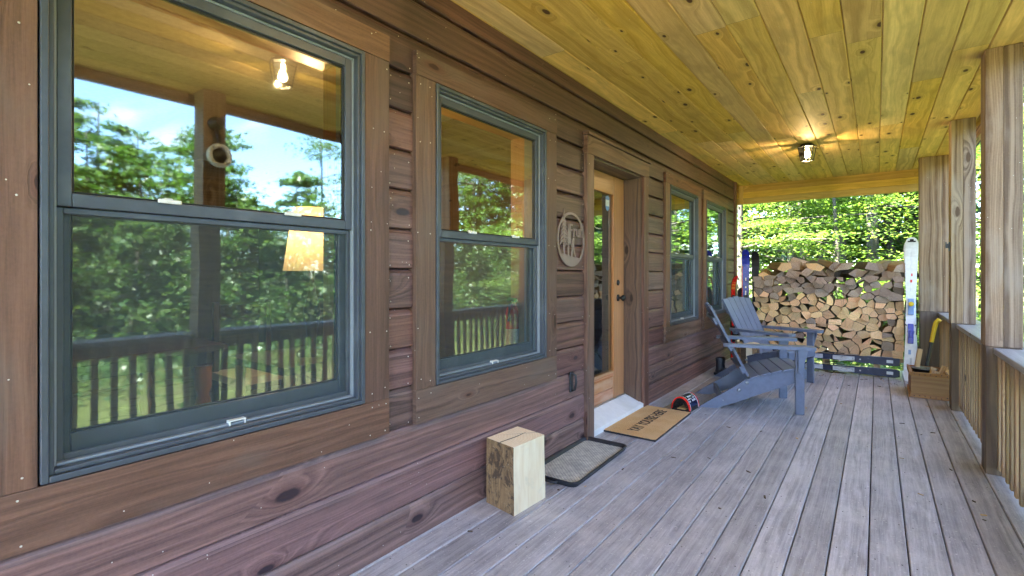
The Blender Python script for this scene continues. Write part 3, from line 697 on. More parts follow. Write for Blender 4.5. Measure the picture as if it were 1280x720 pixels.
# ------------------------------------------------------------------ lantern on the ceiling
lx, ly = 1.1, 5.9
o = thing('ceiling_lantern', 'lit bronze ceiling lantern with clear glass panes above the chairs', 'lantern', (lx, ly, CZ))
def ngon(r, n=6, ph=.3): return [(lx + r * math.cos(ph + 2 * PI * i / n), ly + r * math.sin(ph + 2 * PI * i / n)) for i in range(n)]
m = MB(); m.prism(ngon(.062), 'z', CZ - .024, CZ - .002); m.prism(ngon(.09), 'z', CZ - .034, CZ - .024); obj('canopy', m, 'black', o, .002)
m = MB(); T, B = ngon(.082), ngon(.058)
for a, b in zip(T, B): m.tube([(a[0], a[1], CZ - .034), (b[0], b[1], CZ - .172)], .0048, 6)
for q, z, r_ in ((B, CZ - .172, .0055), (ngon(.0775), CZ - .052, .003)):
    for i in range(6): m.tube([(*q[i], z), (*q[(i + 1) % 6], z)], r_, 6)
obj('cage', m, 'black', o)
m = MB()
for i in range(6):
    j = (i + 1) % 6; m.add([(T[i][0], T[i][1], CZ - .036), (T[j][0], T[j][1], CZ - .036), (B[j][0], B[j][1], CZ - .171), (B[i][0], B[i][1], CZ - .171)], [(0, 1, 2, 3)])
obj('pane', m, 'lampglass', o)
m = MB(); m.lathe([(.012, 0), (.012, -.03), (.024, -.055), (.03, -.08), (.02, -.1), (0, -.108)], (lx, ly, CZ - .036), 14); obj('bulb', m, 'bulb', o)
L = bpy.data.lights.new('lantern_lamp', 'POINT'); L.energy = 1.5; L.color = (1, .66, .3); L.shadow_soft_size = .012
lo = bpy.data.objects.new('lantern_lamp', L); C.objects.link(lo); lo.parent = o; lo.location = (0.03, -.02, -.155)
lan2 = o.copy(); C.objects.link(lan2); lan2.location = (1.25, 1.6, CZ); lan2['label'] = 'lit bronze ceiling lantern mirrored at the top of the nearest window'
for q in list(o.children):
    c2 = q.copy(); C.objects.link(c2); c2.parent = lan2

# ------------------------------------------------------------------ wall sign
sy, sz, sr = 2.905, 1.432, .185
o = thing('wall_sign', 'round pink metal cut out sign with fir trees and lettering beside the door', 'sign', (.01, sy, sz))
X0, X1 = .012, .018
m = MB()
def arc(r, a0, a1, n): return [(sy + r * math.cos(t), sz + r * math.sin(t)) for t in np.linspace(a0, a1, n)]
n = 48
for i in range(n):
    a, b = 2 * PI * i / n, 2 * PI * (i + 1) / n
    q = [(sy + sr * math.cos(a), sz + sr * math.sin(a)), (sy + sr * math.cos(b), sz + sr * math.sin(b)), (sy + (sr - .017) * math.cos(b), sz + (sr - .017) * math.sin(b)), (sy + (sr - .017) * math.cos(a), sz + (sr - .017) * math.sin(a))]
    m.add([(X1, *p) for p in q] + [(X0, *p) for p in q], [(0, 1, 2, 3), (7, 6, 5, 4), (1, 0, 4, 5), (3, 2, 6, 7)], (0, 1, 0))
obj('ring', m, 'sign', o)
m = MB()
hill = [(sy - .145, sz - .105), (sy - .10, sz - .098), (sy - .03, sz - .108), (sy + .04, sz - .118), (sy + .128, sz - .128)] + [(sy + (sr - .008) * math.cos(t), sz + (sr - .008) * math.sin(t)) for t in np.linspace(-.77, -PI + .62, 16)]
m.prism(hill, 'x', X0 + .001, X1 - .001, (0, 1, 0)); obj('hill', m, 'sign', o)
def fir(cy, zb, zt, w, tiers):
    m = MB(); m.prism([(cy - .006, zb - .09), (cy + .006, zb - .09), (cy + .0055, zt - .05), (cy, zt), (cy - .0055, zt - .05)], 'x', X0 + .0005, X1 + .0002, (0, 0, 1))
    for i in range(tiers):
        t = (i + .3) / tiers; z = zb + (zt - .04 - zb) * t; ww = w * (1 - t) ** .8 + .008
        for s_ in (-1, 1):
            dz = .012 + .02 * (1 - t)
            q = [(cy + s_ * .003, z + .026), (cy + s_ * ww * .5, z + .008), (cy + s_ * ww, z - dz), (cy + s_ * ww * .45, z - .006), (cy + s_ * .003, z + .004)]
            m.prism(q, 'x', X0 + .001, X1, (0, 0, 1))
    obj('tree', m, 'sign', o)
fir(sy - .098, sz - .03, sz + .205, .062, 7); fir(sy - .038, sz - .035, sz + .105, .048, 5)
m = MB()
for q in ([(sy + .004, sz - .03), (sy + .022, sz + .012), (sy + .038, sz + .008), (sy + .034, sz - .05), (sy + .012, sz - .062)], [(sy + .01, sz - .05), (sy + .024, sz - .06), (sy + .01, sz - .115), (sy - .004, sz - .115)], [(sy + .02, sz - .05), (sy + .034, sz - .05), (sy + .062, sz - .122), (sy + .05, sz - .122)], [(sy - .004, sz - .02), (sy + .004, sz - .0), (sy + .018, sz + .006), (sy + .016, sz - .012)]):
    m.prism(q, 'x', X0 + .001, X1 + .0005, (0, 0, 1))
obj('hiker', m, 'sign', o)
mt = Matrix.Translation((X1 - .003, sy + .072, sz + .058)) @ Matrix(((0, 0, 1, 0), (1, 0, 0, 0), (0, 1, 0, 0), (0, 0, 0, 1)))
mbt = text_mb('Fruh', .125, mt, .003, .88); obj('lettering', mbt, 'sign', o)
# black clip on the wall
o = thing('wall_clip', 'black plastic bracket on the logs left of the door', 'bracket', (0, 2.92, .46))
m = MB(); m.box(.0, .012, 2.90, 2.94, .39, .53); obj('plate', m, 'blackrubber', o, .004)
m = MB(); m.tube([(.012, 2.92, .52), (.04, 2.92, .51), (.045, 2.92, .46), (.035, 2.92, .41), (.012, 2.92, .40)], .008, 8); obj('handle', m, 'blackrubber', o)

# ------------------------------------------------------------------ wood block, boot tray, door mat, boot brush
def wedge_block(name, label, pts, h, top_scale, mats, grain_tilt=0, crack=True):
    c = sum((Vector((*p, 0)) for p in pts), Vector()) / len(pts)
    o = thing(name, label, 'log', c); m = MB(); n = len(pts)
    rows = 7; vs = []
    for r_ in range(rows + 1):
        t = r_ / rows
        for p in pts:
            s_ = 1 + (top_scale - 1) * t; vs.append((c.x + (p[0] - c.x) * s_ + .0012 * math.sin(5 * t + p[0] * 30), c.y + (p[1] - c.y) * s_ + .0012 * math.sin(4 * t + p[1] * 20), h * t))
    for k in range(n):
        fs = [(r_ * n + k, r_ * n + (k + 1) % n, (r_ + 1) * n + (k + 1) % n, (r_ + 1) * n + k) for r_ in range(rows)]
        m.add(vs, fs, (0, 0, 1), mats[1][k])
    m.add(vs, [tuple(range(rows * n, rows * n + n)), tuple(range(n))[::-1]], (1, .3, 0), 3, uvs=[(v[0] - pts[0][0] + .02, v[1] - pts[0][1] - .02) for v in vs], rnd=.75)
    b = obj('body', m, mats[0], o, .006)
    if crack:
        m = MB(); top = [Vector(v) for v in vs[rows * n:rows * n + n]]
        a = (top[0] + top[1]) / 2; e = (top[2] + top[3]) / 2; mid = a.lerp(e, .5) + Vector((.008, .006, 0))
        for p, q, w0, w1 in ((a, mid, .004, .003), (mid, a.lerp(e, .85), .003, .0008)):
            d = (q - p).normalized(); s_ = Vector((-d.y, d.x, 0)); up = Vector((0, 0, .0012))
            m.add([p + s_ * w0 + up, p - s_ * w0 + up, q - s_ * w1 + up, q + s_ * w1 + up], [(0, 1, 2, 3)])
        obj('crack', m, 'darkgap', o)
    return o
wedge_block('chopped_log', 'cream split log block standing on end against the log wall', [(.036, 1.975), (.243, 1.94), (.256, 2.205), (.052, 2.235)], .338, .97, (['cream', 'rough', 'bark', 'end_cream'], [1, 0, 0, 0]))
wedge_block('chopped_log', 'tan round log stump standing on end between the two blue chairs', [(.52 + .12 * math.cos(t), 6.0 + .12 * math.sin(t)) for t in np.linspace(0, 2 * PI, 13)[:-1]], .42, .97, (['cream', 'rough', 'bark', 'end_cream'], [2 if i % 4 == 0 else 1 if i % 3 else 0 for i in range(12)]), crack=False)

# boot tray
tx, ty, hw, hl = .168, 2.76, .165, .385
o = thing('boot_tray', 'black rubber boot tray with a dotted grey floor beside the log block', 'tray', (tx, ty, 0), (0, 0, R(1.5)), local=True)
def rrect(hx, hy, r, n=6):
    q = []
    for cx, cy, a0 in ((hx - r, hy - r, 0), (-hx + r, hy - r, PI / 2), (-hx + r, -hy + r, PI), (hx - r, -hy + r, 1.5 * PI)):
        q += [(cx + r * math.cos(a0 + PI / 2 * i / n), cy + r * math.sin(a0 + PI / 2 * i / n)) for i in range(n + 1)]
    return q
m = MB(); P_ = [(rrect(hw - .012, hl - .012, .04), .002), (rrect(hw, hl, .05), .028), (rrect(hw + .004, hl + .004, .054), .032), (rrect(hw - .008, hl - .008, .044), .033), (rrect(hw - .016, hl - .016, .038), .008)]
n = len(P_[0][0]); vs = [(p[0], p[1], z) for q, z in P_ for p in q]
m.add(vs, [(i * n + k, i * n + (k + 1) % n, (i + 1) * n + (k + 1) % n, (i + 1) * n + k) for i in range(4) for k in range(n)], (0, 1, 0), smooth=True)
obj('rim', m, 'blackrubber', o)
m = MB(); q = rrect(hw - .014, hl - .014, .038); m.add([(p[0], p[1], .0085) for p in q], [tuple(range(n))]); obj('floor', m, 'trayfloor', o)
m = MB(); m.tube([(-.05, -hl - .004, .02), (-.045, -hl - .03, .024), (.045, -hl - .03, .024), (.05, -hl - .004, .02)], .008, 8); obj('handle', m, 'blackrubber', o)

# door mat
o = thing('door_mat', 'tan coir door mat with black lettering in front of the door', 'door mat', (.205, 3.83, 0), (0, 0, R(.8)), local=True)
m = MB()
NX, NY = 24, 48; vs = []
for i in range(NX + 1):
    for j in range(NY + 1):
        x = -.205 + .41 * i / NX; y = -.435 + .87 * j / NY
        e = min(min(i, NX - i) / 1.0, min(j, NY - j) / 1.0, 1.)
        vs.append((x + random.uniform(-.001, .001), y + random.uniform(-.001, .001), .0165 + random.uniform(-.0008, .0008) - .003 * (e < 1)))
idx = lambda i, j: i * (NY + 1) + j
m.add(vs, [(idx(i, j), idx(i + 1, j), idx(i + 1, j + 1), idx(i, j + 1)) for i in range(NX) for j in range(NY)], smooth=True)
obj('pile', m, 'coir', o)
m = MB(); m.box(-.207, .207, -.437, .437, .001, .0135); obj('backing', m, 'blackrubber', o)
mt = Matrix.Translation((.0, 0, .0172)) @ Matrix.Rotation(PI / 2, 4, 'Z')
obj('lettering', text_mb("YAY YOU'RE HERE", .118, mt, .0012, .70, .0015), 'ink', o)

# boot brush
o = thing('boot_brush', 'arched black boot brush with red rims on the deck by the mat', 'boot brush', (.315, 4.41, 0), (0, 0, R(-4)), local=True)
def shell(m, r0, r1, y0, y1, mi, a0=0., a1=PI, n=22, hs=1.35):
    q = [(r1 * math.cos(t), .012 + r1 * math.sin(t) * hs) for t in np.linspace(a0, a1, n)] + [(r0 * math.cos(t), .012 + r0 * math.sin(t) * hs) for t in np.linspace(a1, a0, n)]
    for i in range(n - 1):
        qq = [q[i], q[i + 1], q[2 * n - 2 - i], q[2 * n - 1 - i]]; m.prism(qq, 'y', y0, y1, mi=mi)
m = MB(); shell(m, .072, .08, -.11, .11, 0); m.box(-.08, .08, -.11, .11, .001, .012, mi=0); obj('shell', m, 'black', o)
for y in (-.112, .092):
    m = MB(); shell(m, .0745, .084, y, y + .02, 0); obj('rim', m, 'red', o)
    m = MB(); shell(m, .0725, .0842, y + (.021 if y < 0 else -.005), y + (.026 if y < 0 else -.001), 0); obj('rim', m, 'white', o)
m = MB(); shell(m, .0795, .0825, -.083, .083, 0, .25, 1.5); obj('label_band', m, 'navy', o)
m = MB()
for i in range(9):
    for a in (.62, .85, 1.08):
        if random.random() < .8: shell(m, .082, .0838, -.072 + i * .016, -.063 + i * .016, 0, a, a + .13 + random.uniform(-.03, .05), 3)
obj('label_print', m, 'latch', o)
m = MB()
for i in range(700):
    t = random.uniform(.05, PI - .05); y = random.uniform(-.105, .105); ln = random.uniform(.025, .045)
    a = Vector((.073 * math.cos(t), y, .012 + .073 * math.sin(t) * 1.35)); d = (Vector((0, y, .03)) - a); d.y += random.uniform(-.01, .01); d.normalize()
    b = a + d * ln; s_ = Vector((-d.z, 0, d.x)) * .0012
    m.add([a + s_, a - s_, b - s_, b + s_], [(0, 1, 2, 3)])
obj('bristles', m, 'black', o)
m = MB(); m.box(-.035, .035, -.10, .10, .0125, .02); obj('base_block', m, 'kindling', o, .003)

# ------------------------------------------------------------------ adirondack chairs
def make_chair(label):
    o = thing('adirondack_chair', label, 'chair', (0, 0, 0), local=True, group='blue grey adirondack chairs by the wall')
    hw = .275
    for s_ in (-1, 1):
        m = MB(); m.box(-.035, .035, s_ * hw - .0, s_ * hw + s_ * .03, 0, .555, (0, 0, 1)) if s_ > 0 else m.box(-.035, .035, -hw - .03, -hw, 0, .555, (0, 0, 1))
        leg = obj('front_leg', m, 'chair', o, .006)
        m = MB()
        for z in (.30, .36):
            m.lathe([(.012, 0), (.012, .004 * s_), (.007, .010 * s_), (0, .011 * s_)], (.0 if z > .33 else -.012, s_ * (hw + .03), z), 12, axis='y') if z > .33 else m.lathe([(.005, 0), (.005, .002 * s_), (0, .003 * s_)], (-.012, s_ * (hw + .03), z), 8, axis='y')
        obj('bolt', m, 'chair', leg)
        m = MB(); y0 = s_ * (hw - .0305); y1 = s_ * (hw - .001)
        prof = [(-.036, .262), (.03, .285), (.038, .30), (.038, .375), (-.1, .372), (-.3, .315), (-.42, .268), (-.5, .205), (-.74, .045), (-.80, .0), (-.655, .0), (-.5, .06), (-.3, .15)]
        m.prism(prof, 'y', min(y0, y1), max(y0, y1), (1, 0, .35)); sg = obj('side_rail', m, 'chair', o, .006)
        m = MB()
        for bx, bz in ((-.47, .175), (-.405, .245)): m.lathe([(.015, 0), (.015, .005 * s_), (.009, .010 * s_), (0, .011 * s_)], (bx, s_ * (hw - .0005), bz), 12, axis='y')
        m.lathe([(.006, 0), (.006, .002 * s_), (0, .003 * s_)], (-.60, s_ * (hw - .0005), .075), 8, axis='y')
        obj('bolt', m, 'bolt', sg)
        # armrest: board with shaped outline
        yc = s_ * (hw + .012)
        ol = [(.10, -.052), (.115, -.035), (.115, .045), (.10, .064), (-.1, .066), (-.35, .052), (-.56, .03), (-.60, .012), (-.60, -.03), (-.3, -.045), (-.05, -.056)]
        m = MB(); m.prism([(x, yc + s_ * y) for x, y in ol], 'z', .556, .584, (1, 0, 0)); obj('armrest', m, 'chair', o, .008)
        m = MB(); yb = s_ * (hw + .031); m.prism([(-.018, .36), (.012, .36), (.014, .40), (.05, .52), (.055, .555), (-.02, .555)], 'y', min(yb, yb + s_ * .025), max(yb, yb + s_ * .025), (0, 0, 1)); obj('arm_bracket', m, 'chair', o, .005)
    # seat slats on curved rail
    sp = [(.05, .36), (.04, .3925), (-.045, .3925), (-.135, .374), (-.225, .349), (-.315, .321), (-.395, .289)]
    m = MB(); m.box(.0385, .058, -hw + .0, hw - .0, .30, .386, (0, 1, 0)); obj('seat_slat', m, 'chair', o, .006)
    for (xa, za), (xb, zb) in zip(sp[1:], sp[2:]):
        d = Vector((xb - xa, 0, zb - za)); L_ = d.length - .006; an = math.atan2(d.z, -d.x)
        m = MB(); m.x = Matrix.Translation((xa, 0, za)) @ Matrix.Rotation(an, 4, 'Y'); m.box(-L_, 0, -hw - .028 if xa < -.04 else -hw - .0, hw + .028 if xa < -.04 else hw, -.018, .0, (0, 1, 0)); obj('seat_slat', m, 'chair', o, .005)
    # back slats, fan, leaning
    bx, bz = -.385, .262; lean = R(27)
    for i in range(5):
        f = (i - 2)
        h = .74 - .012 * abs(f)
        m = MB(); m.x = Matrix.Translation((bx, 0, bz)) @ Matrix.Rotation(-lean, 4, 'Y')
        w0, w1 = .043, .052; c0, c1 = f * .0925, f * .110
        m.prism([(c0 - w0, 0), (c0 + w0, 0), (c1 + w1, h), (c1 - w1, h)], 'x', 0, .02, (0, 0, 1)); obj('back_slat', m, 'chair', o, .006)
    for hh, w in ((.10, .255), (.33, .30), (.58, .25)):
        m = MB(); m.x = Matrix.Translation((bx, 0, bz)) @ Matrix.Rotation(-lean, 4, 'Y'); m.box(-.026, -.001, -w, w, hh - .035, hh + .035, (0, 1, 0)); obj('back_rail', m, 'chair', o, .006)
    m = MB(); m.box(-.63, -.6, -hw + .0315, hw - .0315, .055, .12, (0, 1, 0)); obj('stretcher', m, 'chair', o, .005)
    return o
def copy_tree(o, parent=None):
    c = o.copy(); C.objects.link(c)
    if parent is not None: c.parent = parent
    for ch in list(o.children): copy_tree(ch, c)
    return c
ch1 = make_chair('blue grey adirondack chair nearest the boot brush, its back edge on')
ch2 = copy_tree(ch1); ch2['label'] = 'blue grey adirondack chair farther back, in front of the firewood'
ch1.location = (1.055, 5.065, 0); ch1.rotation_euler = (0, 0, R(20))
ch2.location = (.995, 6.01, 0); ch2.rotation_euler = (0, 0, R(-20))

# dark boot by the wall
o = thing('boot', 'black boot standing by the wall behind the near chair', 'boot', (.2, 6.1, 0), (0, 0, R(-25)), local=True)
m = MB(); m.lathe([(.05, .03), (.052, .08), (.048, .14), (.056, .2), (.05, .21), (.046, .2), (.04, .14)], (0, 0, 0), 16); obj('shaft', m, 'blackrubber', o)
m = MB(); m.lathe([(0, -.055), (.03, -.05), (.048, -.02), (.05, .02), (.046, .08), (.044, .14), (.035, .18), (.0, .195)], (0, 0, .05), 14, axis='x'); obj('foot', m, 'blackrubber', o)
m = MB(); m.prism([(-.06, -.045), (.12, -.05), (.2, -.03), (.21, 0), (.2, .03), (.12, .05), (-.06, .045)], 'z', 0, .03); obj('sole', m, 'black', o, .004)

# ------------------------------------------------------------------ firewood
def clip_poly(poly, px, pz, nx, nz):
    out = []
    for i in range(len(poly)):
        a, b = poly[i], poly[(i + 1) % len(poly)]
        da = (a[0] - px) * nx + (a[1] - pz) * nz; db = (b[0] - px) * nx + (b[1] - pz) * nz
        if da <= 0: out.append(a)
        if (da < 0 < db) or (db < 0 < da): t = da / (da - db); out.append((a[0] + t * (b[0] - a[0]), a[1] + t * (b[1] - a[1])))
    return out
PX0, PX1, PZ0, PZ1 = .375, 1.925, .232, 1.16
random.seed(23)
pts = []
rows = 13; rh = (PZ1 - PZ0) / rows
for i in range(rows):
    x = PX0 - random.uniform(0, .06)
    while x < PX1:
        w = random.uniform(.062, .155); pts.append((x + w / 2, PZ0 + (i + .5) * rh + random.uniform(-.036, .036))); x += w
pts = [p for p in pts if PX0 < p[0] < PX1]
SX = .78
nlog = 0
def add_log(poly, y0, y1, grey, label, group, top=False, tilt=None, endm=None, sidem=None, ph=None):
    global nlog; nlog += 1
    cx = sum(p[0] for p in poly) / len(poly); cz = sum(p[1] for p in poly) / len(poly)
    # bulge the longest side into the round bark edge, then roughen
    if not top and len(poly) <= 6 and random.random() < .6:
        es = [(math.dist(poly[i], poly[(i + 1) % len(poly)]), i) for i in range(len(poly))]; L0, k0 = max(es)
        a, b = poly[k0], poly[(k0 + 1) % len(poly)]; nx, nz_ = b[1] - a[1], -(b[0] - a[0]); mx_, mz_ = (a[0] + b[0]) / 2, (a[1] + b[1]) / 2
        if (mx_ - cx) * nx + (mz_ - cz) * nz_ < 0: nx, nz_ = -nx, -nz_
        arc_ = [(a[0] + (b[0] - a[0]) * t + nx * .14 * math.sin(PI * t), a[1] + (b[1] - a[1]) * t + nz_ * .14 * math.sin(PI * t)) for t in (.25, .5, .75)]
        poly = poly[:k0 + 1] + arc_ + poly[k0 + 1:]
    q = []
    for i in range(len(poly)):
        a, b, c = poly[i - 1], poly[i], poly[(i + 1) % len(poly)]
        k = random.uniform(.02, .09)
        q.append((b[0] + (a[0] - b[0]) * k, b[1] + (a[1] - b[1]) * k)); q.append((b[0] + (c[0] - b[0]) * k, b[1] + (c[1] - b[1]) * k))
    m = MB(); n = len(q); L_ = y1 - y0; vs = []; T = 3
    ga, gb = random.uniform(-.06, .06), random.uniform(-.06, .06)
    for t in range(T + 1):
        for p in q:
            j = .004
            yy = -L_ / 2 + L_ * t / T
            if t == 0: yy += (p[0] - cx) * ga * 3 + (p[1] - cz) * gb * 3
            vs.append((p[0] - cx + random.uniform(-j, j) * (t > 0), yy, p[1] - cz + random.uniform(-j, j) * (t > 0)))
    r_ = random.random()
    m.add(vs, [(t * n + k, t * n + (k + 1) % n, (t + 1) * n + (k + 1) % n, (t + 1) * n + k) for t in range(T) for k in range(n)], (0, 1, 0), 1, rnd=r_)
    # end-grain: pith near one corner
    c0 = poly[random.randrange(len(poly))]; ox, oz = (c0[0] - cx) * random.uniform(.6, 1.6), (c0[1] - cz) * random.uniform(.6, 1.6)
    uvs = [(v[0] - ox, v[2] - oz) for v in vs]
    m.add(vs, [tuple(range(n)), tuple(range(T * n, (T + 1) * n))[::-1]], (1, 0, 0), 0, uvs=uvs, rnd=r_)
    o = obj('firewood_log', m, [endm or ('end_grey' if grey else 'end_tan'), sidem or ('bark' if random.random() < .45 else 'side_tan')])
    o.location = (cx, (y0 + y1) / 2, cz)
    if tilt is not None: o.rotation_euler = tilt
    else: o.rotation_euler = (random.uniform(-.02, .02), random.uniform(-.02, .02), random.uniform(-.05, .05))
    tag(o, label, 'firewood', group); return o
LT = 'pale tan split firewood log stacked in the lower rows of the woodpile'
LG = 'weathered grey split firewood log stacked in the upper rows of the woodpile'
for i, p in enumerate(pts):
    poly = [(PX0, PZ0), (PX1, PZ0), (PX1, PZ1), (PX0, PZ1)]
    for j, q in enumerate(pts):
        if j == i or abs(q[0] - p[0]) > .35 or abs(q[1] - p[1]) > .3: continue
        mx, mz = (p[0] + q[0]) / 2, (p[1] + q[1]) / 2
        poly = clip_poly(poly, mx, mz, (q[0] - p[0]) * SX, (q[1] - p[1]))
        if len(poly) < 3: break
    if len(poly) < 3: continue
    cx = sum(a[0] for a in poly) / len(poly); cz = sum(a[1] for a in poly) / len(poly)
    sh = random.uniform(.93, 1.0)
    # some become wedges / half rounds
    if len(poly) > 5 and random.random() < .7: del poly[random.randrange(len(poly))]
    if len(poly) > 4 and random.random() < .42: del poly[random.randrange(len(poly))]
    if len(poly) > 3 and random.random() < .14: del poly[random.randrange(len(poly))]
    poly = [(cx + (a[0] - cx) * sh, cz + (a[1] - cz) * sh) for a in poly]
    g = cz > PZ1 - .24 + random.uniform(-.08, .08) or random.random() < .1
    up = cz > PZ1 - .24
    y0 = 7.1 + random.uniform(-.05, .05)
    grey = g and (up or random.random() < .75)
    lab, grp = (LG, 'weathered grey firewood logs') if grey else (LT, 'pale tan firewood logs')
    if grey and not up: lab, grp = 'grey weathered split firewood log among the tan ones low in the woodpile', 'grey firewood logs among tan ones'
    if not grey and up: lab, grp = 'tan split firewood log among the grey ones high in the woodpile', 'tan firewood logs among grey ones'
    add_log(poly, y0, y0 + random.uniform(.38, .42), grey, lab, grp)
# loose top layers
for lay in range(2):
    x = PX0 + .03 + .08 * lay
    while x < PX1 - .05:
        w = random.uniform(.10, .19); hgt = random.uniform(.08, .13)
        if lay == 1 and random.random() < .22: x += w * .8; continue
        sides = random.choice([3, 4, 4, 5]); a0 = random.uniform(0, 6)
        hump = .03 * math.exp(-((x - .95) / .35) ** 2)
        cz = PZ1 + .03 + lay * .085 + hump * lay + random.uniform(-.012, .012)
        poly = [(x + w / 2 + w * .6 * math.cos(a0 + 2 * PI * i / sides) * random.uniform(.85, 1.1), cz + hgt * .62 * math.sin(a0 + 2 * PI * i / sides) * random.uniform(.85, 1.1)) for i in range(sides)]
        add_log(poly, 7.09 + random.uniform(-.05, .08), 7.47 + random.uniform(0, .06), random.random() < .9, 'loose weathered log lying along the ragged top of the woodpile', 'loose logs on top of the woodpile', top=True, tilt=(random.uniform(-.14, .14), random.uniform(-.4, .4), random.uniform(-.55, .55)))
        x += w * random.uniform(.8, 1.0)
c = (.93, 1.325)
add_log([(c[0] + .05 * math.cos(t) , c[1] + .045 * math.sin(t)) for t in np.linspace(0, 2 * PI, 8)[:-1]], 7.1, 7.42, True, 'pale flaky barked log lying askew on top of the woodpile', None, tilt=(R(18), 0, R(58)), endm='birch', sidem='birch')
# rack
o = thing('log_rack', 'low timber rack on short blocks carrying the woodpile', 'rack', (1.15, 7.3, 0))
for y in (7.17, 7.42):
    m = MB(); m.box(PX0, PX1, y - .03, y + .03, .175, .228, (1, 0, 0)); obj('runner', m, 'baluster', o, .003)
    for x in (.5, 1.17, 1.68):
        m = MB(); m.box(x - .03, x + .03, y - .032, y + .032, .0, .174, (0, 0, 1)); obj('block', m, 'kindling', o, .003)

m = MB()
for i in range(150):
    if i < 90: x, y = random.uniform(.3, 2.1), random.gauss(6.95, .16)
    else: x, y = random.uniform(.05, 2.2), random.uniform(1.5, 7.)
    a = random.uniform(0, PI); l_, w_ = random.uniform(.006, .018), random.uniform(.002, .006); c_, s_ = math.cos(a), math.sin(a)
    q = [(x + c_ * u * l_ - s_ * v * w_, y + s_ * u * l_ + c_ * v * w_) for u, v in ((-1, -1), (1, -.6), (.8, 1), (-.9, .7))]
    m.prism(q, 'z', .0005, random.uniform(.002, .005), mi=i % 2)
wc = obj('wood_chips', m, ['bark', 'kindling']); stuff(wc)
# ------------------------------------------------------------------ skis
def ski(label, base, length, w, mats, loc, rot, binding=None, logo=None, stripe=None, group=None, face=0):
    """local: ski stands along +z, top face towards -y"""
    o = thing('ski', label, 'ski', loc, rot, local=True, group=group)
    m = MB(); N_ = 44; secs = []
    for i in range(N_ + 1):
        t = i / 34 * .95 if i <= 34 else .95 + .05 * math.sin((i - 34) / 10 * PI / 2)
        ww = w * (1 - .28 * math.sin(PI * min(1, max(0, (t - .05) / .85))) ** 1.0)
        if t > .95: ww = w * (.94 * max(0, 1 - ((t - .95) / .05) ** 2.4) ** .5 + .05)
        if t < .03: ww *= .75 + .25 * t / .03
        y = .006 - .0 if t < .88 else -.06 * ((t - .88) / .12) ** 2
        secs.append((ww, y, t * length))
    vs = []
    for ww, y, z in secs: vs += [(-ww / 2, y - .009, z), (ww / 2, y - .009, z), (ww / 2, y, z), (-ww / 2, y, z)]
    fr = [(4 * i, 4 * i + 1, 4 * i + 5, 4 * i + 4) for i in range(N_)]
    m.add(vs, fr, (0, 0, 1), 0); m.add(vs, [(4 * i + 2, 4 * i + 3, 4 * i + 7, 4 * i + 6) for i in range(N_)], (0, 0, 1), 1)
    m.add(vs, [(4 * i + 1, 4 * i + 2, 4 * i + 6, 4 * i + 5) for i in range(N_)] + [(4 * i + 3, 4 * i, 4 * i + 4, 4 * i + 7) for i in range(N_)] + [(3, 2, 1, 0), (4 * N_, 4 * N_ + 1, 4 * N_ + 2, 4 * N_ + 3)], (0, 0, 1), 1)
    b = obj('board', m, mats, o)
    if stripe:
        for (mat, x0, x1, z0, z1) in stripe:
            m = MB(); q = []
            for z in np.linspace(z0, z1, 12):
                y = -.0034 if z / length < .88 else -.06 * ((z / length - .88) / .12) ** 2 - .0094
                q.append((z, y))
            v2 = [p for z, y in q for p in ((x0 * w, y, z), (x1 * w, y, z))]
            m.add(v2, [(2 * i, 2 * i + 1, 2 * i + 3, 2 * i + 2) for i in range(len(q) - 1)], (0, 0, 1)); obj('graphic', m, mat, o)
    if binding:
        zb, ca, cb, cc = binding
        m = MB(); m.box(-.026, .026, -.024, -.0035, zb + .12, zb + .30); m.prism([(-.03, zb + .20), (.03, zb + .20), (.022, zb + .30), (-.022, zb + .30)], 'y', -.062, -.0245); m.lathe([(.026, 0), (.024, -.02), (0, -.022)], (0, -.062, zb + .24), 14, 1, axis='y'); obj('toe_binding', m, [ca, cc], o, .005)
        m = MB(); m.box(-.026, .026, -.024, -.0035, zb - .2, zb + .02); m.prism([(-.012, zb - .17), (.012, zb - .17), (.03, zb - .06), (.014, zb - .03), (-.014, zb - .03), (-.03, zb - .06)], 'y', -.075, -.0245); m.box(-.014, .014, -.1, -.0755, zb - .13, zb - .05); obj('heel_binding', m, [cb, cc], o, .006)
        m = MB()
        for s_ in (-1, 1): m.tube([(s_ * .036, -.02, zb), (s_ * .055, -.03, zb + .02), (s_ * .058, -.012, zb + .1), (s_ * .05, -.01, zb - .1)], .005, 6)
        obj('ski_brake', m, 'black', o)
    return o
# white pair at the right of the woodpile
ski('white ski with a yellow and blue binding leaning at the right end of the woodpile', 0, 1.6, .118, ['white', 'black'], (1.975, 6.985, 0.002), (R(-2.5), R(.6), 0),
    (.62, 'ltblue', 'blue', 'yellow'), stripe=[('black', -.3, .3, 1.548, 1.562), ('black', -.14, .14, 1.5622, 1.58), ('greyp', -.04, -.015, 1.0, 1.45), ('red', -.08, .08, 1.1, 1.13), ('red', .0, .1, 1.17, 1.2), ('ltblue', -.15, .05, .3, .35), ('greyp', -.02, .1, .12, .26)])
ski('white ski mostly hidden behind the other white ski', 0, 1.57, .115, ['white', 'black'], (2.0, 7.04, 0.002), (R(-2.5), R(-.8), 0))
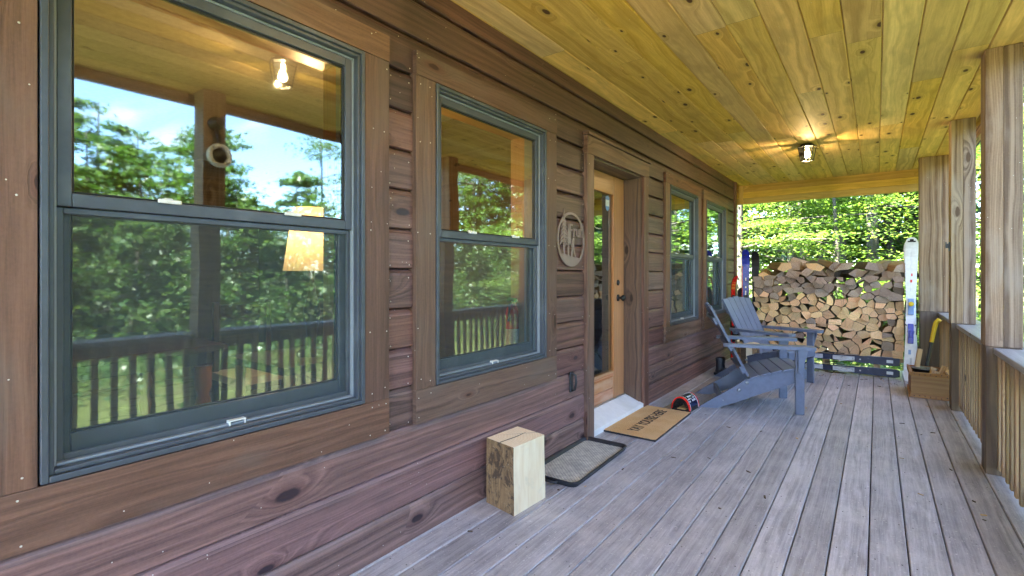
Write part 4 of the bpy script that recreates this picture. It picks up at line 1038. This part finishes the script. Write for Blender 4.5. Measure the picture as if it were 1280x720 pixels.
# two navy skis lying along the rack
g = 'navy skis lying along the foot of the woodpile'
for z, lab in ((.19, 'upper navy ski lying on edge against the rack under the woodpile'), (.058, 'lower navy ski lying on edge on the deck under the woodpile')):
    ski(lab, 0, 1.55, .1, ['navy', 'black'], (1.89, 7.09, z), (0, R(-90), 0), (.62, 'greyp', 'label', 'navy'), stripe=[('label', -.17, .17, .06, .12), ('greyp', -.1, .05, .36, .375), ('greyp', .46, .49, .05, .8), ('greyp', -.12, .12, 1.1, 1.2)], group=g)
# left skis
ski('cobalt blue ski with a red edge standing left of the woodpile', 0, 1.53, .1, ['blue', 'red'], (.225, 7.35, 0.002), (R(-1.5), R(0), R(5)), (.6, 'black', 'black', 'white'), stripe=[('white', -.08, .08, 1.0, 1.02), ('white', -.06, .06, .9, .96), ('white', -.06, .06, 1.1, 1.14), ('black', -.2, .15, 1.42, 1.46), ('red', -.47, -.40, .5, 1.3)])
ski('black ski with a pale band standing just right of the blue ski', 0, 1.50, .098, ['black', 'black'], (.33, 7.38, 0.002), (R(-1), R(.5), R(0)), None, stripe=[('greyp', -.45, .45, 1.355, 1.372)])
ski('red ski with an orange tip leaning at the wall corner', 0, 1.17, .075, ['red', 'black'], (.075, 7.28, 0.002), (R(-1), R(1.5), R(60)), (.45, 'black', 'black', 'white'), stripe=[('orange', -.42, .42, .98, 1.08), ('black', -.3, .3, .8, .9)])
ski('short dark ski with a red tip behind the far chair', 0, 1.0, .085, ['black', 'red'], (.17, 7.42, 0.002), (R(-1), R(-1), R(20)), None, stripe=[('red', .05, .4, .86, .95)])

# ------------------------------------------------------------------ crate with kindling
cx0, cx1, cy0, cy1 = 1.945, 2.225, 6.13, 6.60
o = thing('wooden_crate', 'honey brown wooden crate of kindling beside the farthest railing', 'crate', ((cx0 + cx1) / 2, (cy0 + cy1) / 2, 0))
for n_, (a, b, c, d), gr in (('front_panel', (cx0, cx1, cy0, cy0 + .014), (1, 0, 0)), ('back_panel', (cx0, cx1, cy1 - .014, cy1), (1, 0, 0)), ('side_panel', (cx0, cx0 + .014, cy0 + .015, cy1 - .015), (0, 1, 0)), ('side_panel', (cx1 - .014, cx1, cy0 + .015, cy1 - .015), (0, 1, 0))):
    m = MB(); m.box(a, b, c, d, .015, .245, gr); obj(n_, m, 'crate', o, .002)
m = MB(); m.box(cx0 + .015, cx1 - .015, cy0 + .015, cy1 - .015, .015, .03); obj('bottom', m, 'crate', o)
for z in (.004, .213):
    m = MB(); m.box(cx0 - .004, cx1 + .002, cy0 - .014, cy0 - .0005, z, z + .036, (1, 0, 0)); m.box(cx0 - .014, cx0 - .0005, cy0 - .014, cy1, z + .001, z + .037, (0, 1, 0))
    for i in range(7): m.lathe([(.005, 0), (.005, -.0015), (0, -.002)], (cx0 + .025 + i * .04, cy0 - .014, z + .018 + random.uniform(-.006, .006)), 8, 1, axis='y')
    obj('batten', m, ['crate', 'black'], o, .002)
random.seed(31)
for i in range(8):
    x = 2.12 + random.uniform(-.03, .07); y = 6.2 + i * .035
    m = MB(); w = random.uniform(.018, .03); m.prism([(-w, -w * .6), (w, -w * .7), (w * .6, w * .7), (-w * .7, w * .5)], 'z', 0, random.uniform(.22, .27)); q = obj('kindling_stick', m, 'kindling', None, .001, 1)
    q.location = (x - .05, y, .032); q.rotation_euler = (random.uniform(-.1, .1), random.uniform(.3, .5), random.uniform(0, 1)); tag(q, 'short split kindling stick standing in the wooden crate', 'kindling', 'kindling sticks in the crate')
m = MB(); m.prism([(-.02, -.014), (.02, -.016), (.018, .012), (-.016, .014)], 'z', 0, .40, (0, 0, 1)); q = obj('kindling_stick', m, 'kindling', None, .001, 1); q.location = (1.98, 6.5, .032); q.rotation_euler = (0, R(8), .3); tag(q, 'tallest pale stick standing up at the left in the crate', 'kindling')
o = thing('pan', 'dark round pan resting on the left side of the crate', 'pan', (2.035, 6.42, .2))
m = MB(); m.lathe([(0, .0), (.085, .0), (.10, .035), (.104, .036), (.104, .041), (.097, .041), (.082, .008), (0, .008)], (2.065, 6.44, .205), 24); obj('bowl', m, 'black', o)
m = MB(); m.lathe([(.104, .0), (.108, .003), (.104, .006), (.100, .003)], (2.065, 6.44, .243), 24); obj('rim', m, 'steel', o)
o = thing('axe', 'yellow gripped black handled tool leaning on the far post', 'axe', (2.10, 6.72, .0))
m = MB(); m.tube([(2.075, 6.72, .02), (2.105, 6.74, .26), (2.14, 6.75, .48)], [.014, .015, .016], 12); obj('shaft', m, 'blackrubber', o)
m = MB(); m.tube([(2.14, 6.75, .48), (2.163, 6.755, .62), (2.178, 6.755, .69), (2.196, 6.75, .715), (2.214, 6.745, .70)], [.018, .02, .021, .022, .018], 12); obj('grip', m, 'yellow', o)
m = MB(); m.prism([(2.03, .02), (2.14, .012), (2.145, .075), (2.06, .07), (2.025, .095)], 'y', 6.70, 6.74); obj('head', m, 'steel', o, .004)

# ------------------------------------------------------------------ interior things seen through the panes
o = thing('table_lamp', 'lit table lamp with a cream tapered shade behind the nearest window', 'lamp', (-.8, 1.49, .75))
m = MB(); m.lathe([(.145, 1.215), (.095, 1.555)], (-.8, 1.49, 0), 28); m.f = m.f[:28]; m.uv = m.uv[:28 * 4]; m.r = m.r[:28]; m.mi = m.mi[:28]; m.sm = m.sm[:28]; obj('shade', m, 'shade', o)
m = MB(); m.lathe([(.08, .755), (.08, .775), (.02, .80), (.03, .9), (.045, 1.0), (.02, 1.1), (.012, 1.2), (.012, 1.3)], (-.8, 1.49, 0), 18); obj('base', m, 'darkwood', o)
L = bpy.data.lights.new('indoor_fill_light', 'POINT'); L.energy = 1.6; L.color = (1, .6, .25); L.shadow_soft_size = .05  # added room fill above the lamp shade, warms the inner jambs
lo = bpy.data.objects.new('indoor_fill_light', L); C.objects.link(lo); lo.parent = o; lo.location = (0, 0, 1.02)
L2 = bpy.data.lights.new('table_lamp_glow', 'POINT'); L2.energy = .26; L2.color = (1, .72, .36); L2.shadow_soft_size = .03
lo = bpy.data.objects.new('table_lamp_glow', L2); C.objects.link(lo); lo.parent = o; lo.location = (0, 0, .64)
o = thing('side_table', 'dark wooden side table carrying the lit lamp indoors', 'table', (-.85, 1.5, .05))
m = MB(); m.box(-1.15, -.55, 1.2, 1.85, .715, .754); obj('tabletop', m, 'darkwood', o, .004)
for x in (-1.1, -.6):
    for y in (1.25, 1.8):
        m = MB(); m.lathe([(.02, .05), (.016, .2), (.028, .35), (.016, .42), (.03, .5), (.022, .62), (.03, .714)], (x, y, 0), 12); obj('leg', m, 'pine', o)
o = thing('fire_extinguisher', 'red fire extinguisher standing on the sill inside the second window', 'extinguisher', (-.185, 2.5, .697))
ex, ey = -.185, 2.50
m = MB(); m.lathe([(.038, .697), (.042, .705), (.042, .95), (.035, .98), (.018, .995), (.016, 1.02)], (ex, ey, 0), 20); obj('cylinder', m, 'red', o)
m = MB(); m.lathe([(.0425, .74), (.0425, .85)], (ex, ey, 0), 20); m.f = m.f[:20]; m.uv = m.uv[:80]; m.r = m.r[:20]; m.mi = m.mi[:20]; m.sm = m.sm[:20]; obj('label_panel', m, 'white', o)
m = MB(); m.box(ex - .03, ex + .03, ey - .015, ey + .015, 1.02, 1.045); m.tube([(ex, ey, 1.03), (ex + .01, ey - .04, 1.0), (ex + .01, ey - .055, .9)], .008, 8); obj('valve', m, 'black', o)

# dim dining furniture indoors behind the nearest window
o = thing('dining_chair', 'dark dining chair with a tan cushion indoors behind the nearest window', 'chair', (-1.82, 1.67, .05))
m = MB(); m.prism([(-1.82 + .21 * a, 1.67 + .21 * b) for a, b in ((-1, -.8), (-.8, -1), (.8, -1), (1, -.8), (1, .8), (.8, 1), (-.8, 1), (-1, .8))], 'z', .47, .52); obj('cushion', m, 'cloth', o, .012)
m = MB(); m.box(-2.02, -1.62, 1.47, 1.87, .43, .469); obj('seat', m, 'darkwood', o, .006)
for sx in (-.18, .18):
    for sy_ in (-.18, .18):
        m = MB(); m.box(-1.82 + sx - .018, -1.82 + sx + .018, 1.67 + sy_ - .018, 1.67 + sy_ + .018, .05, .429 if sx > 0 else 1.0); obj('leg', m, 'darkwood', o, .003)
m = MB(); m.box(-2.015, -1.985, 1.51, 1.83, .88, .98); obj('back_rail', m, 'darkwood', o, .004)
o = thing('dining_table', 'dark topped dining table with turned pine legs indoors behind the nearest window', 'table', (-1.9, .9, .05))
m = MB(); m.box(-2.5, -1.35, .35, 1.3, .755, .79); m.box(-2.4, -1.45, .42, 1.22, .67, .754); obj('tabletop', m, 'darkwood', o, .005)
for x in (-2.4, -1.45):
    for y in (.44, 1.2):
        m = MB(); m.lathe([(.025, .05), (.02, .18), (.038, .3), (.024, .36), (.045, .44), (.03, .5), (.045, .55), (.045, .669)], (x, y, 0), 14); obj('leg', m, 'pine', o)

# ------------------------------------------------------------------ ground and woods
def gz(x, y):
    d = np.maximum(0, np.hypot(np.maximum(0, np.abs(x - 1) - 3), np.maximum(0, np.abs(y - 3) - 6)))
    return -.55 + .10 * np.sin(x * .35 + 1) * np.cos(y * .28) * np.minimum(1, d * .2) - .012 * np.minimum(d, 25) * (x > 2)
n = 150; lin = np.concatenate([-np.geomspace(250, 14, 25), np.linspace(-13, 40, 100), np.geomspace(42, 260, 25)])
mb = MB(); gx, gy = np.meshgrid(lin, lin, indexing='ij'); gzz = gz(gx, gy)
vs = [(float(a), float(b), float(c)) for a, b, c in zip(gx.ravel(), gy.ravel(), gzz.ravel())]
mb.add(vs, [(i * n + j, (i + 1) * n + j, (i + 1) * n + j + 1, i * n + j + 1) for i in range(n - 1) for j in range(n - 1)], smooth=True)
structure(obj('ground', mb, 'ground'))

def leaves_mesh(name, cen, nrm, size, mat, asp=.62):
    """diamond leaves: cen (N,3), nrm (N,3) unit, size (N,)"""
    N_ = len(cen)
    t = rng.normal(size=(N_, 3)); t -= (t * nrm).sum(1, keepdims=True) * nrm; t /= np.linalg.norm(t, axis=1, keepdims=True) + 1e-9
    b = np.cross(nrm, t); s = size[:, None]
    P = np.stack([cen - t * s * .5, cen + b * s * asp * .5 - nrm * s * .08, cen + t * s * .5, cen - b * s * asp * .5 - nrm * s * .08], 1).reshape(-1, 3)
    me = bpy.data.meshes.new(name)
    me.vertices.add(4 * N_); me.vertices.foreach_set('co', P.astype(np.float32).ravel())
    me.loops.add(4 * N_); me.loops.foreach_set('vertex_index', np.arange(4 * N_, dtype=np.int32))
    me.polygons.add(N_); me.polygons.foreach_set('loop_start', np.arange(0, 4 * N_, 4, dtype=np.int32))
    try: me.polygons.foreach_set('loop_total', np.full(N_, 4, dtype=np.int32))
    except Exception: pass
    at = me.attributes.new('rnd', 'FLOAT', 'FACE'); at.data.foreach_set('value', rng.random(N_).astype(np.float32))
    me.materials.append(M[mat]); me.update(calc_edges=True); me.validate(); return me

def tree_data(H, crown_r, low, n_br, n_leaf, leaf, flat=.25, nj=.45, droop=.0):
    """returns trunk MB and leaf arrays, base at origin"""
    m = MB(); bend = rng.normal(size=2) * .03 * H
    tp = [(bend[0] * (t ** 2) , bend[1] * (t ** 2), H * t) for t in np.linspace(0, 1, 9)]
    r0 = .012 * H + .02
    m.tube(tp, [r0 * (1 - .85 * t) for t in np.linspace(0, 1, 9)], 8)
    cs, ns = [], []
    per = n_leaf // n_br
    for i in range(n_br):
        t = low + (1 - low) * (i + rng.random()) / n_br
        t = min(t, .985)
        az = rng.random() * 2 * PI
        L_ = crown_r * (1.05 - .75 * ((t - low) / (1 - low)) ** 1.4) * rng.uniform(.65, 1.15)
        base = np.array([bend[0] * t * t, bend[1] * t * t, H * t]); rise = rng.uniform(.05, .4) * (1 - droop)
        d = np.array([math.cos(az), math.sin(az), rise])
        pts_ = [base + d * L_ * q + np.array([0, 0, -.12 * L_ * q * q]) for q in np.linspace(0, 1, 5)]
        m.tube([tuple(p) for p in pts_], [r0 * .32 * (1 - .85 * q) * (1.1 - t) + .004 for q in np.linspace(0, 1, 5)], 5, cap=False)
        # leaf sprays along the outer branch, in a few flat fans
        nf = 5
        for k_ in range(nf):
            q = rng.uniform(.3, 1.05); c = base + d * L_ * q + np.array([0, 0, -.12 * L_ * q * q])
            c = c + rng.normal(size=3) * np.array([.16, .16, .05]) * L_
            rad = L_ * rng.uniform(.22, .42); nn = per // nf
            p = rng.normal(size=(nn, 3)) * np.array([rad * .6, rad * .6, rad * flat * .5]) + c
            cs.append(p)
            nv = rng.normal(size=(nn, 3)) * nj + np.array([0, 0, 1.]) ; nv /= np.linalg.norm(nv, axis=1, keepdims=True); ns.append(nv)
    cs = np.concatenate(cs); ns = np.concatenate(ns)
    return m, cs, ns, leaf * rng.uniform(.6, 1.3, len(cs))

def tree_thing(label, group, protos, spots, cat='tree', name='forest_tree'):
    made = {}
    for (pi, x, y, sc, rz) in spots:
        z = float(gz(np.array(x), np.array(y))) - .05
        if pi not in made:
            m, cs, ns, sz = protos[pi][0]
            o = thing(name, label, cat, (x, y, z), local=True, group=group)
            obj('trunk', m, 'trunk', o)
            cm = leaves_mesh('crown', cs, ns, sz, protos[pi][1]); c_ = bpy.data.objects.new('crown', cm); link(c_, o); made[pi] = o
        else:
            o = copy_tree(made[pi])
        o.location = (x, y, z); o.scale = (sc,) * 3; o.rotation_euler = (0, 0, rz)
protoA = {0: (tree_data(6.5, 2.9, .16, 20, 15000, .075, .09, .28), 'leaf1'), 1: (tree_data(5.0, 2.6, .12, 16, 13000, .075, .09, .28), 'leaf1')}
tree_thing('bright green layered young maple growing just past the porch end', 'young maples past the porch end', protoA,
           [(0, -.8, 12.0, 1., .3), (1, 1.1, 11.6, .92, 1.), (0, 2.9, 12.8, 1.05, 2.), (1, -2.6, 13.2, 1.1, 3.), (0, 5.0, 12.0, .9, 4.), (1, 4.0, 10.2, .7, 5.), (1, .2, 14.5, 1.2, 2.4)], name='young_maple')
protoB = {2: (tree_data(13., 2.8, .4, 40, 12000, .12, .3), 'leaf2'), 3: (tree_data(11., 2.4, .35, 36, 10000, .12, .3), 'leaf2')}
tree_thing('tall slender forest tree with a bare pale trunk behind the maples', 'slender forest trees behind the maples', protoB,
           [(2, -1.9, 15.5, 1., 0.), (3, -.3, 16.5, 1.05, 1.2), (2, 1.6, 16.2, .95, 2.2), (3, 2.6, 15.2, 1., 3.1), (3, -3.6, 16.8, 1.1, .7), (2, 3.9, 17., 1., 4.), (3, .8, 18.0, 1.1, 5.2), (2, -5.2, 18.5, 1., 1.9), (3, 5.6, 16.2, 1., 2.9)], name='slender_tree')

# the wood all round, which reads as one mass
tc, tn, ts = [], [], []; tm = MB()
def wood_tree(x, y, H, cr, low, nb, nl, leaf, flat=.4):
    m, cs, ns, sz = tree_data(H, cr, low, nb, nl, leaf, flat)
    off = np.array([x, y, float(gz(np.array(x), np.array(y))) - .05])
    tc.append(cs + off); tn.append(ns); ts.append(sz); tm.x = Matrix.Identity(4)
    b = len(tm.v); tm.v += [v + Vector(off) for v in m.v]; tm.f += [[i + b for i in f] for f in m.f]; tm.uv += m.uv; tm.r += m.r; tm.mi += m.mi; tm.sm += m.sm
wr = np.random.default_rng(5)
# beyond the porch end: tall and closed
for i in range(80):
    y = wr.uniform(18, 34); x = wr.uniform(-22, 22) if y > 24 else wr.uniform(-16, 14)
    wood_tree(x, y, wr.uniform(9, 16), wr.uniform(2.4, 3.6), wr.uniform(.06, .2), 26, 3600, .24)
# right-hand side: lower, so the sky shows over it
for i in range(75):
    x = wr.uniform(3.5, 8) if False else wr.uniform(10.5, 24); y = wr.uniform(-10, 22); dd = x + 2
    H = dd * wr.uniform(.15, .33) + 1.2 + (2.5 if y > 12 else 0)
    wood_tree(x, y, H, H * .36, .05, 30, 4000, .16)
for i in range(60):
    x = wr.uniform(9.5, 15); y = wr.uniform(-8, 16)
    wood_tree(x, y, wr.uniform(2.6, 4.2), wr.uniform(1.2, 1.9), .02, 22, 2200, .13, .6)
# undergrowth
for i in range(90):
    if i < 55: x, y = wr.uniform(-6, 9), wr.uniform(8.8, 18)
    else: x, y = wr.uniform(6.5, 14), wr.uniform(-8, 12)
    c = np.array([x, y, float(gz(np.array(x), np.array(y))) + .25]); nn = 700
    tc.append(wr.normal(size=(nn, 3)) * np.array([.7, .7, .22]) + c); nv = wr.normal(size=(nn, 3)) * .5 + np.array([0, 0, 1.]); tn.append(nv / np.linalg.norm(nv, axis=1, keepdims=True)); ts.append(wr.uniform(.05, .12, nn))
wm = leaves_mesh('woodland', np.concatenate(tc), np.concatenate(tn), np.concatenate(ts), 'leaf2')
wo = bpy.data.objects.new('woodland', wm); C.objects.link(wo); stuff(wo)
wo2 = obj('woodland_trunks', tm, 'trunk'); stuff(wo2)

# ------------------------------------------------------------------ sky and sun
el, az = R(52), math.atan2(-.62, -.7)     # towards the sun: behind the house on the left, a little behind the camera
sd = Vector((math.sin(az) * math.cos(el), math.cos(az) * math.cos(el), math.sin(el)))
su = bpy.data.lights.new('sun', 'SUN'); su.energy = 5.0; su.angle = R(.53); su.color = (1, .95, .86)
so = bpy.data.objects.new('sun', su); C.objects.link(so); so.rotation_euler = (-sd).to_track_quat('-Z', 'Y').to_euler()
W = bpy.data.worlds.new('World'); S.world = W; W.use_nodes = True
nt = W.node_tree; nt.nodes.clear()
ou = nt.nodes.new('ShaderNodeOutputWorld'); bg = nt.nodes.new('ShaderNodeBackground'); sk = nt.nodes.new('ShaderNodeTexSky')
sk.sky_type = 'NISHITA'; sk.sun_disc = False; sk.sun_elevation = el; sk.sun_rotation = az; sk.air_density = 1.; sk.dust_density = .1; sk.altitude = 2500; sk.ozone_density = 2.5
gx_ = nt.nodes.new('ShaderNodeTexCoord'); mp = nt.nodes.new('ShaderNodeMapping'); mp.inputs['Scale'].default_value = (1, 1, 2.6)
nz = nt.nodes.new('ShaderNodeTexNoise'); nz.inputs['Scale'].default_value = 3.4; nz.inputs['Detail'].default_value = 7; nz.inputs['Roughness'].default_value = .58; nz.inputs['Distortion'].default_value = .4
mr = nt.nodes.new('ShaderNodeMapRange'); mr.inputs[1].default_value = .5; mr.inputs[2].default_value = .68; mr.interpolation_type = 'SMOOTHSTEP'
mx = nt.nodes.new('ShaderNodeMix'); mx.data_type = 'RGBA'; mx.inputs[7].default_value = (3.3, 3.35, 3.6, 1)
nt.links.new(gx_.outputs['Generated'], mp.inputs[0]); nt.links.new(mp.outputs[0], nz.inputs[0]); nt.links.new(nz.outputs[0], mr.inputs[0]); nt.links.new(mr.outputs[0], mx.inputs[0])
nt.links.new(sk.outputs[0], mx.inputs[6]); nt.links.new(mx.outputs[2], bg.inputs[0]); bg.inputs[1].default_value = .1; nt.links.new(bg.outputs[0], ou.inputs[0])

# ------------------------------------------------------------------ render settings
S.render.engine = 'CYCLES'
S.view_settings.view_transform = 'Standard'; S.view_settings.look = 'None'; S.view_settings.gamma = 1.; S.view_settings.use_curve_mapping = False
S.view_settings.exposure = 4.3
cy = S.cycles
cy.max_bounces = 10; cy.diffuse_bounces = 6; cy.glossy_bounces = 5; cy.transmission_bounces = 6; cy.transparent_max_bounces = 14
cy.sample_clamp_indirect = 6; cy.use_denoising = True; cy.caustics_reflective = False; cy.caustics_refractive = False
cy.use_adaptive_sampling = True; cy.adaptive_threshold = .02
